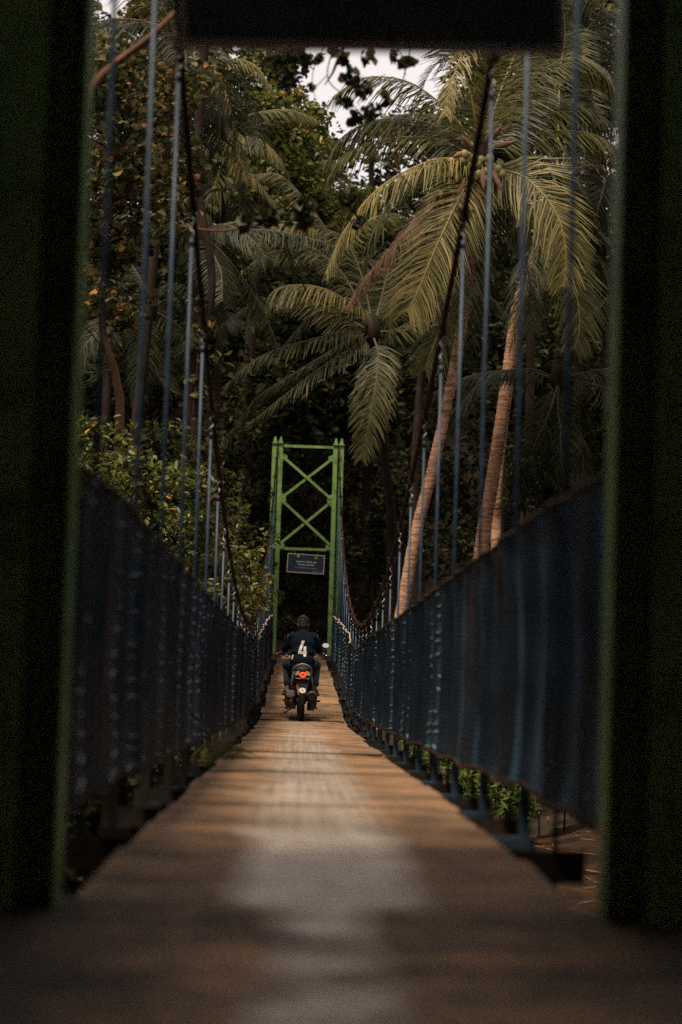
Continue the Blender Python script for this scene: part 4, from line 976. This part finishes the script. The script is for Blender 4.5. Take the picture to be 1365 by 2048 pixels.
limb([P(655, 150, 13.5), P(625, 180, 13.5), P(600, 190, 13.6), P(575, 225, 13.7)], .004, .002, None, .06, 15)
limb([P(560, -40, 13.5), P(600, 80, 13.6), P(590, 150, 13.7), P(560, 220, 13.8)], .010, .004, [(590, 110, 13.7, .10), (560, 120, 13.8, .12), (604, 70, 13.7, .11), (575, 160, 13.8, .10), (612, 120, 13.8, .06)], .055, 5, LEAFN, .9)
limb([P(360, 452, 14), P(430, 462, 14), P(490, 455, 14), P(560, 445, 14), P(620, 455, 14), P(670, 452, 14)], .010, .006, [(490, 445, 14, .07), (540, 430, 14, .09), (600, 440, 14, .09), (610, 415, 14, .08), (700, 400, 14.4, .09), (715, 440, 14.4, .06)], .11, 6, LEAFN, .25)
limb([P(420, -30, 12.2), P(352, 120, 13), P(338, 330, 13.8), P(360, 452, 14)], .007, .008, None, .1, 7)
limb([P(830, 380, 14), P(790, 340, 14), P(745, 310, 14), P(700, 300, 14)], .008, .003, None, .1, 8)
limb([P(800, 350, 14), P(780, 280, 14), P(785, 235, 14)], .006, .003, None, .1, 9)
limb([P(690, 40, 13.5), P(790, -30, 13.8), P(830, 40, 14), P(800, 200, 14), P(800, 350, 14)], .006, .004, None, .1, 10)
# unseen leaf clumps above the landing, added to shade the near tower
rr = np.random.default_rng(9); r = random.Random(9)
cs = [tuple(Vector((r.uniform(-7, 5), r.uniform(-9, 1.5), r.uniform(5.8, 10))) - nb) for _ in range(150)] + [tuple(Vector((r.uniform(-7, -3.6), r.uniform(7, 12.5), r.uniform(5.6, 10))) - nb) for _ in range(26)] + [tuple(Vector((r.uniform(-6.5, -.3), r.uniform(-1.5, 2.4), r.uniform(7.5, 13.5))) - nb) for _ in range(75)]
V_, Q_, var_ = leaf_cloud(cs, [r.uniform(.8, 1.5) for _ in cs], [60] * len(cs), .42, rr, .6, .6, .5, .5, .2)
link('crown', np_mesh('crown', V_, Q_, [LEAFN], var_), nt_root)

# ------------------------------------------------------------------ scooter (local: rear wheel contact at origin, forward +y)
BY = 28.35; bxw = P(602, 1440, BY).x
bike = tag(empty('motorcycle', (bxw, BY, deckz(BY) + .012)), 'small black and grey motorcycle with lit red tail lamp ridden away along the deck', 'motorcycle')
bike.rotation_euler = (R(1.3), 0, R(1.0))
def wheel(y0, wd):
    root = empty('wheel', (0, y0, .285), bike); M = Matrix.Rotation(R(90), 4, 'Y')
    prof = [(.215 + 0.0, -wd * .36)] + [(.215 + .07 * math.sin(a) ** .8 if math.sin(a) > 0 else .215, -wd / 2 * math.cos(a)) for a in np.linspace(.35, math.pi - .35, 11)] + [(.215, wd * .36)]
    m = MB(); m.lathe(prof + [prof[0]], M, 32)
    for k in range(40):                                    # tread blocks
        a = 2 * math.pi * k / 40
        for s in (-1, 1):
            c = Vector((s * wd * .22, math.cos(a + s * .04) * .284, math.sin(a + s * .04) * .284)); m.box(c, (wd * .3, .016, .006), Matrix.Rotation(a - R(90), 3, 'X') @ Matrix.Rotation(s * .5, 3, 'Z'))
    m.build('tyre', RUBBER, root, False)
    m = MB(); m.lathe([(.215, -wd * .33), (.2, -wd * .33), (.19, -.01), (.19, .01), (.2, wd * .33), (.215, wd * .33), (.215, -wd * .33)], M, 28); m.build('rim', SILVER, root)
    m = MB()
    for k in range(5):
        a = 2 * math.pi * k / 5; m.bar((0, 0, 0), (0, math.cos(a) * .195, math.sin(a) * .195), .03, .022, (1, 0, 0))
    m.build('spokes', SILVER, root); m = MB(); m.tube([(-.07, 0, 0), (.07, 0, 0)], .045, 14); m.build('hub', ENGINE, root)
wheel(0, .098); wheel(1.24, .085)
def bp(name, mb, mat, smooth=True, parent=bike): return mb.build(name, mat, parent, smooth)
# rear fender with the round sticker
m = MB(); rows_ = [(.60, .075, -.10), (.56, .088, -.135), (.50, .082, -.175), (.44, .070, -.215), (.39, .056, -.245), (.355, .036, -.262), (.335, .010, -.27)]
for z, hw, yy in rows_:
    for i in range(7):
        u = -1 + i / 3; m.v.append((hw * u, yy + .035 * u * u, z))
for z, hw, yy in rows_:
    for i in range(7):
        u = -1 + i / 3; m.v.append((hw * u * .9, yy + .035 * u * u + .012, z))
nr7 = len(rows_)
for j in range(nr7 - 1):
    for i in range(6):
        a = j * 7 + i; m.f.append((a, a + 1, a + 8, a + 7)); m.f.append((a + 7 + nr7 * 7, a + 8 + nr7 * 7, a + 1 + nr7 * 7, a + nr7 * 7))
fender = bp('mudguard', m, GREYP)
ST = Matrix.Translation((.005, -.232, .452)) @ Matrix.Rotation(R(90 - 33), 4, 'X')
m = MB(); m.lathe([(0, .006), (.046, .006), (.048, 0)], ST, 24); stk = bp('sticker', m, WHITE, False, fender); stk['label'] = 'round white sticker with a small reddish emblem'
m = MB()
m.prism([(-.024, -.022), (-.010, -.022), (.0, .004), (.010, -.022), (.024, -.022), (.006, .026), (-.006, .026)], ST @ Matrix.Translation((0, 0, .006)), .002); bp('sticker_mark', m, SRED, False, stk)
m = MB(); m.lathe([(.038, .0075), (.043, .0075), (.043, .006), (.038, .006), (.038, .0075)], ST, 24); bp('sticker_ring', m, SYEL, False, stk)
m = MB(); m.box((0, -.11, .60), (.15, .05, .05)); m.tube([(-.06, -.14, .585), (.06, -.14, .585)], .012, 8); bp('fender_mount', m, BLACKP, False)
# tail: side panels sweep out and down each side of the lamp
for s in (-1, 1):
    m = MB(); prof = [(.045, .715, -.21), (.085, .705, -.19), (.125, .68, -.155), (.150, .64, -.12), (.165, .59, -.09), (.168, .535, -.06), (.160, .485, -.03)]
    for x, z, yy in prof:
        m.v += [(s * x, yy, z), (s * (x - .020), yy + .0, z - .030), (s * (x * .80), yy + .55, z + .045), (s * (x * .80 + .012), yy + .55, z + .07)]
    for i in range(len(prof) - 1):
        a = i * 4; m.f += [(a, a + 4, a + 5, a + 1), (a + 3, a + 7, a + 4, a), (a + 2, a + 6, a + 7, a + 3), (a + 1, a + 5, a + 6, a + 2)]
    m.f += [(0, 1, 2, 3), (len(m.v) - 1, len(m.v) - 2, len(m.v) - 3, len(m.v) - 4)]
    bp('side_panel', m, SILVER, False)
    m = MB(); m.prism([(s * .045, .0), (s * .115, -.012), (s * .09, .045), (s * .05, .062)], Matrix.Translation((0, -.205, .675)) @ Matrix.Rotation(R(75), 4, 'X'), .03); bp('turn_signal', m, LENS, False)
m = MB(); m.prism([(-.12, .62), (.12, .62), (.14, .67), (.06, .76), (-.06, .76), (-.14, .67)], Matrix.Translation((0, .35, 0)) @ Matrix.Rotation(R(90), 4, 'X'), .52); bp('tail_housing', m, BLACKP, False)
TM = Matrix.Translation((.006, -.222, .678)) @ Matrix.Rotation(R(78), 4, 'X')
m = MB(); m.lathe([(.017, .02), (.022, .030), (.036, .032), (.046, .022), (.049, -.02)], TM @ Matrix.Diagonal((1, .86, 1, 1)), 28); bp('tail_lamp', m, TAILM)
m = MB(); m.lathe([(0, .021), (.017, .020)], TM, 18); bp('lamp_bulb_cover', m, BLACKP, False)
m = MB(); m.box((0, -.205, .628), (.20, .03, .016)); bp('tail_trim', m, SILVER, False)
# grab rail
m = MB(); m.tube(bez([(-.150, .10, .70), (-.125, -.04, .77), (-.07, -.13, .815), (0, -.15, .835), (.07, -.13, .815), (.125, -.04, .77), (.150, .10, .70)], 26), .0125, 8); bp('grab_rail', m, SILVER)
# seat, floor, leg shield, steering
m = MB(); m.ball((0, .18, .745), (.135, .30, .065), 18, 9); m.ball((0, .48, .735), (.125, .24, .055), 18, 9); bp('seat', m, BLACKP)
m = MB(); m.box((0, .78, .33), (.27, .42, .05)); m.box((0, .55, .42), (.20, .2, .34)); bp('floorboard', m, BLACKP, False)
m = MB(); m.prism([(-.20, .36), (.20, .36), (.24, .62), (.14, .92), (-.14, .92), (-.24, .62)], Matrix.Translation((0, 1.04, 0)) @ Matrix.Rotation(R(90), 4, 'X'), .06); bp('leg_shield', m, BLACKP, False)
m = MB(); m.tube([(-.06, 1.24, .30), (-.06, 1.06, .80)], .02, 8); m.tube([(.06, 1.24, .30), (.06, 1.06, .80)], .02, 8); m.tube([(0, 1.06, .78), (0, 1.0, .95)], .025, 8); bp('front_fork', m, ENGINE)
m = MB(); m.tube(bez([(-.355, .82, .935), (-.23, .86, .945), (-.1, .97, .95), (0, 1.0, .95), (.1, .97, .95), (.23, .86, .945), (.355, .82, .935)], 26), .0125, 8); hb = bp('handlebar', m, BLACKP)
m = MB(); m.ball((0, 1.02, .96), (.15, .10, .085), 16, 9); bp('headlamp_cowl', m, BLACKP, True, hb)
for s in (-1, 1):
    m = MB(); m.tube([(s * .25, .85, .943), (s * .365, .815, .933)], .018, 10); bp('grip', m, RUBBER, True, hb)
    m = MB(); m.ball((s * .374, .812, .932), .017, 8, 6); m.tube([(s * .15, .93, .94), (s * .24, .895, .925), (s * .34, .875, .905)], .006, 6); bp('brake_lever', m, CHROME, True, hb)
    m = MB(); m.ball((s * .225, .83, .905), (.022, .02, .02), 10, 7); bp('indicator_lens', m, LENS, True, hb)
m = MB(); m.tube(bez([(.2, .875, .97), (.26, .86, 1.03), (.335, .86, 1.075)], 8), .006, 6); mir = bp('mirror', m, BLACKP, True, hb)
MM = Matrix.Translation((.36, .845, 1.085)) @ Matrix.Rotation(R(10), 4, 'Z') @ Matrix.Rotation(R(72), 4, 'X')
m = MB(); m.lathe([(0, -.025), (.035, -.02), (.047, 0), (.044, .004)], MM @ Matrix.Diagonal((1.25, .85, 1, 1)), 20); bp('mirror_shell', m, BLACKP, True, mir)
m = MB(); m.lathe([(0, .005), (.042, .0045)], MM @ Matrix.Diagonal((1.25, .85, 1, 1)), 20)
def mirror_mat():
    mm, n, l, b, o = newmat('mirror_glass'); b.inputs['Metallic'].default_value = 1; b.inputs['Roughness'].default_value = .03; b.inputs['Base Color'].default_value = (.55, .55, .55, 1); return mm
bp('mirror_glass', m, mirror_mat(), False, mir)
# engine, exhaust, shock, pegs
m = MB(); m.box((-.155, .14, .30), (.13, .38, .15)); m.ball((-.155, .0, .285), (.07, .13, .11), 14, 8); m.box((-.15, .40, .30), (.18, .2, .2)); m.tube([(-.20, -.03, .21), (-.21, .18, .17)], .03, 8); eng = bp('engine', m, ENGINE, False)
m = MB(); m.box((-.17, -.05, .405), (.115, .17, .075)); m.box((-.165, -.06, .36), (.09, .14, .03)); bp('air_filter_box', m, GREYP, False, eng)
m = MB()
for k in range(6): m.box((-.16, .25 + k * .022, .30), (.17, .008, .17))
m.box((-.13, -.02, .20), (.1, .1, .06)); bp('cooling_fin', m, ENGINE, False, eng)
EM = Matrix.Translation((.145, -.19, .35)) @ Matrix.Rotation(R(-78), 4, 'X')
m = MB(); m.lathe([(.0, .0), (.05, .0), (.078, .012), (.082, .05), (.08, .36), (.05, .44), (.02, .52), (.018, .7)], EM @ Matrix.Diagonal((1, 1.12, 1, 1)), 20); exh = bp('exhaust', m, BLACKP)
m = MB(); m.lathe([(.068, -.004), (.080, .004), (.084, .02), (.080, .03)], EM @ Matrix.Diagonal((1, 1.12, 1, 1)) @ Matrix.Rotation(0, 4, 'Z'), 20); bp('exhaust_ring', m, ENGINE, True, exh)
m = MB(); m.ball((.16, .05, .25), (.07, .16, .10), 14, 8); m.box((.14, .1, .2), (.1, .3, .1)); m.tube([(.2, -.02, .2), (.235, .1, .17)], .014, 6); bp('crankcase', m, ENGINE, True)
m = MB(); m.tube([(-.10, -.02, .33), (-.10, .06, .62)], .013, 8); shock = bp('shock_absorber', m, CHROME)
m = MB(); m.tube([(-.10 + .027 * math.cos(t * 2 * math.pi * 8), -.0 + .06 * t + .027 * math.sin(t * 2 * math.pi * 8), .38 + .2 * t) for t in np.linspace(0, 1, 100)], .0075, 6); bp('spring', m, REDP, True, shock)
for s in (-1, 1):
    m = MB(); m.tube([(s * .12, .12, .24), (s * .20, .10, .27), (s * .265, .06, .285)], .012, 7); m.box((s * .245, .06, .288), (.07, .05, .022)); bp('passenger_peg', m, BLACKP, False)
m = MB(); m.tube([(-.08, .25, .2), (-.24, .32, .08), (-.25, .36, .1)], .011, 6); bp('side_stand', m, ENGINE)

# ------------------------------------------------------------------ rider
def remeshed(mb, name, mat, voxel, smooth_it, parent=None):
    me = mb.mesh('tmp', None); o = bpy.data.objects.new('tmp', me); C.objects.link(o)
    md = o.modifiers.new('r', 'REMESH'); md.mode = 'VOXEL'; md.voxel_size = voxel; md.use_smooth_shade = True
    if smooth_it: sm = o.modifiers.new('s', 'SMOOTH'); sm.iterations = smooth_it; sm.factor = .5
    dg = bpy.context.evaluated_depsgraph_get(); out = bpy.data.meshes.new_from_object(o.evaluated_get(dg)); bpy.data.objects.remove(o)
    out.name = name; out.materials.clear(); out.materials.append(mat); return link(name, out, parent)
b = MB()
# trunk and head
b.ball((0, .36, .84), (.165, .13, .12)); b.ball((0, .39, .96), (.15, .11, .15)); b.ball((0, .43, 1.10), (.17, .11, .15)); b.ball((0, .46, 1.19), (.18, .10, .11))
b.capsule((0, .47, 1.24), (0, .51, 1.345), .062, .055); b.ball((0, .535, 1.405), (.077, .095, .11), 16, 12); b.ball((0, .585, 1.365), (.058, .06, .065)); b.ball((0, .632, 1.385), (.014, .02, .022), 8, 6)
for s in (-1, 1):
    b.ball((s * .081, .525, 1.392), (.014, .024, .034), 10, 8)
    b.capsule((s * .175, .455, 1.215), (s * .232, .52, 1.06), .058, .044); b.capsule((s * .232, .52, 1.06), (s * .308, .79, .945), .042, .029)
    # hand closed on the grip: palm, four fingers over the top, thumb underneath
    b.ball((s * .308, .815, .955), (.042, .045, .022))
    for k in range(4):
        x = s * (.278 + k * .0215); ln = (.026, .03, .028, .022)[k]
        b.capsule((x, .84 - .006 * k, .962), (x, .862 + ln * .3 - .006 * k, .948), .0105, .010, 8); b.capsule((x, .862 + ln * .3 - .006 * k, .948), (x, .853 - .006 * k, .920), .010, .009, 8)
    b.capsule((s * .272, .80, .945), (s * .264, .835, .928), .012, .0095, 8)
    # leg: thigh forward, shin down to the peg
    b.capsule((s * .10, .38, .83), (s * .215, .72, .77), .085, .062); b.capsule((s * .215, .72, .77), (s * .205, .56, .50), .055, .036); b.capsule((s * .205, .56, .50), (s * .207, .53, .43), .034, .032)
    b.ball((s * .210, .53, .41), (.036, .045, .034)); b.capsule((s * .213, .55, .40), (s * .238, .70, .375), .034, .026)
    for k in range(5): b.capsule((s * (.218 + (k - 1) * .014), .70, .372), (s * (.222 + (k - 1) * .015), .735 - .008 * k, .366), .010, .008, 8)
person = remeshed(b, 'person', SKIN, .0095, 3)
person.location = bike.location; person.rotation_euler = bike.rotation_euler
tag(person, 'rider in navy number 4 shirt and rolled jeans seated on the motorcycle, seen from behind', 'person')
# hair
h = MB(); h.ball((0, .525, 1.422), (.086, .098, .102), 16, 12); h.ball((0, .485, 1.385), (.072, .062, .07), 14, 10)
rh = random.Random(3)
for k in range(90):
    th = rh.uniform(0, 1.25); a = rh.uniform(0, 6.28); d = Vector((math.sin(th) * math.cos(a), math.sin(th) * math.sin(a), math.cos(th)))
    c = Vector((0, .525, 1.422)) + Vector((d.x * .082, d.y * .094, d.z * .098)); h.capsule(c, c + d * .018 + Vector((0, rh.uniform(-.01, .01), .006)), .011, .006, 6)
hair = remeshed(h, 'hair', HAIRM, .007, 1, person)
# shirt
t = MB(); t.ball((0, .33, .86), (.195, .15, .13), 18, 12); t.ball((0, .37, .97), (.178, .132, .16), 18, 12); t.ball((0, .42, 1.10), (.198, .132, .16), 18, 12); t.ball((0, .45, 1.18), (.195, .12, .115), 18, 12)
t.ball((0, .30, .79), (.175, .13, .07), 18, 10); t.capsule((0, .465, 1.235), (0, .485, 1.285), .095, .073)
for s in (-1, 1):
    t.capsule((s * .15, .452, 1.215), (s * .232, .52, 1.06), .078, .060); t.capsule((s * .232, .52, 1.06), (s * .262, .63, 1.012), .056, .05)
    t.ball((s * .11, .36, 1.0), (.055, .12, .03)); t.ball((s * .08, .33, .91), (.08, .13, .02))
shirt = remeshed(t, 'shirt', SHIRT, .010, 3, person)
# number 4 laid on the back of the shirt
bm = bmesh.new(); bm.from_mesh(shirt.data); bvh = BVHTree.FromBMesh(bm); bm.free()
def on_back(x, z, off=.008):
    hit = bvh.ray_cast(Vector((x, -1, z)), Vector((0, 1, 0))); return (Vector((x, hit[0].y - off, z)) if hit[0] else None)
four = [((-.032, .105), (.0, .105)), ]
m = MB()
def strip(x0, z0, x1, z1, w, n_=10, vert=True):
    base = len(m.v)
    for i in range(n_ + 1):
        t_ = i / n_; x = x0 + (x1 - x0) * t_; z = z0 + (z1 - z0) * t_
        for s in (-.5, 0, .5):
            p_ = on_back(x + (s * w if vert else 0), z + (0 if vert else s * w)); m.v.append(tuple(p_) if p_ else (x, .2, z))
    for i in range(n_):
        for j in range(2): a = base + i * 3 + j; m.f.append((a, a + 1, a + 4, a + 3))
NX, NZ = .0, 1.04
strip(NX + .006, NZ + .125, NX - .046, NZ - .035, .042)
strip(NX - .068, NZ - .052, NX + .062, NZ - .052, .038, 10, False)
strip(NX + .032, NZ + .040, NX + .032, NZ - .108, .040)
o = m.build('number_four', WHITE, shirt, True); o['label'] = 'white number 4 on the back of the shirt'
m = MB()
for (x, z, w_, h_) in ((-.158, .885, .03, .07),):
    vs = [on_back(x - .008, z), on_back(x + .012, z + .004), on_back(x + .024, z + h_), on_back(x + .012, z + h_)]
    if all(vs): m.add(vs, [(0, 1, 2, 3)]); m.build('hem_patch', WHITE, shirt)
# jeans rolled above the ankle
j = MB(); j.ball((0, .38, .81), (.18, .15, .10), 16, 10)
for s in (-1, 1):
    j.capsule((s * .105, .38, .82), (s * .217, .72, .775), .105, .082); j.capsule((s * .217, .72, .775), (s * .208, .575, .545), .074, .06); j.capsule((s * .208, .575, .53), (s * .207, .57, .515), .063, .063)
remeshed(j, 'jeans', JEANS, .011, 3, person)
for s in (-1, 1):
    m = MB(); m.capsule((s * .212, .515, .368), (s * .242, .73, .342), .042, .044, 12)
    for v_i, v in enumerate(m.v): m.v[v_i] = (v[0], v[1], .35 + (v[2] - .355) * .45 + (.0 if v[1] < .6 else -.008))
    sn = m.build('sandal', RUBBER, person, True)
    m = MB(); m.tube(bez([(s * .255, .50, .362), (s * .268, .56, .365), (s * .285, .68, .355), (s * .27, .77, .348)], 12), .009, 6); m.tube(bez([(s * .165, .50, .362), (s * .20, .468, .366), (s * .255, .50, .362)], 10), .008, 6); m.build('sandal_trim', YELLOW, sn, True)
    m = MB(); m.tube(bez([(s * .19, .60, .37), (s * .225, .61, .425), (s * .265, .61, .37)], 10), .012, 6); m.build('sandal_strap', RUBBER, sn, True)

bpy.context.view_layer.update()
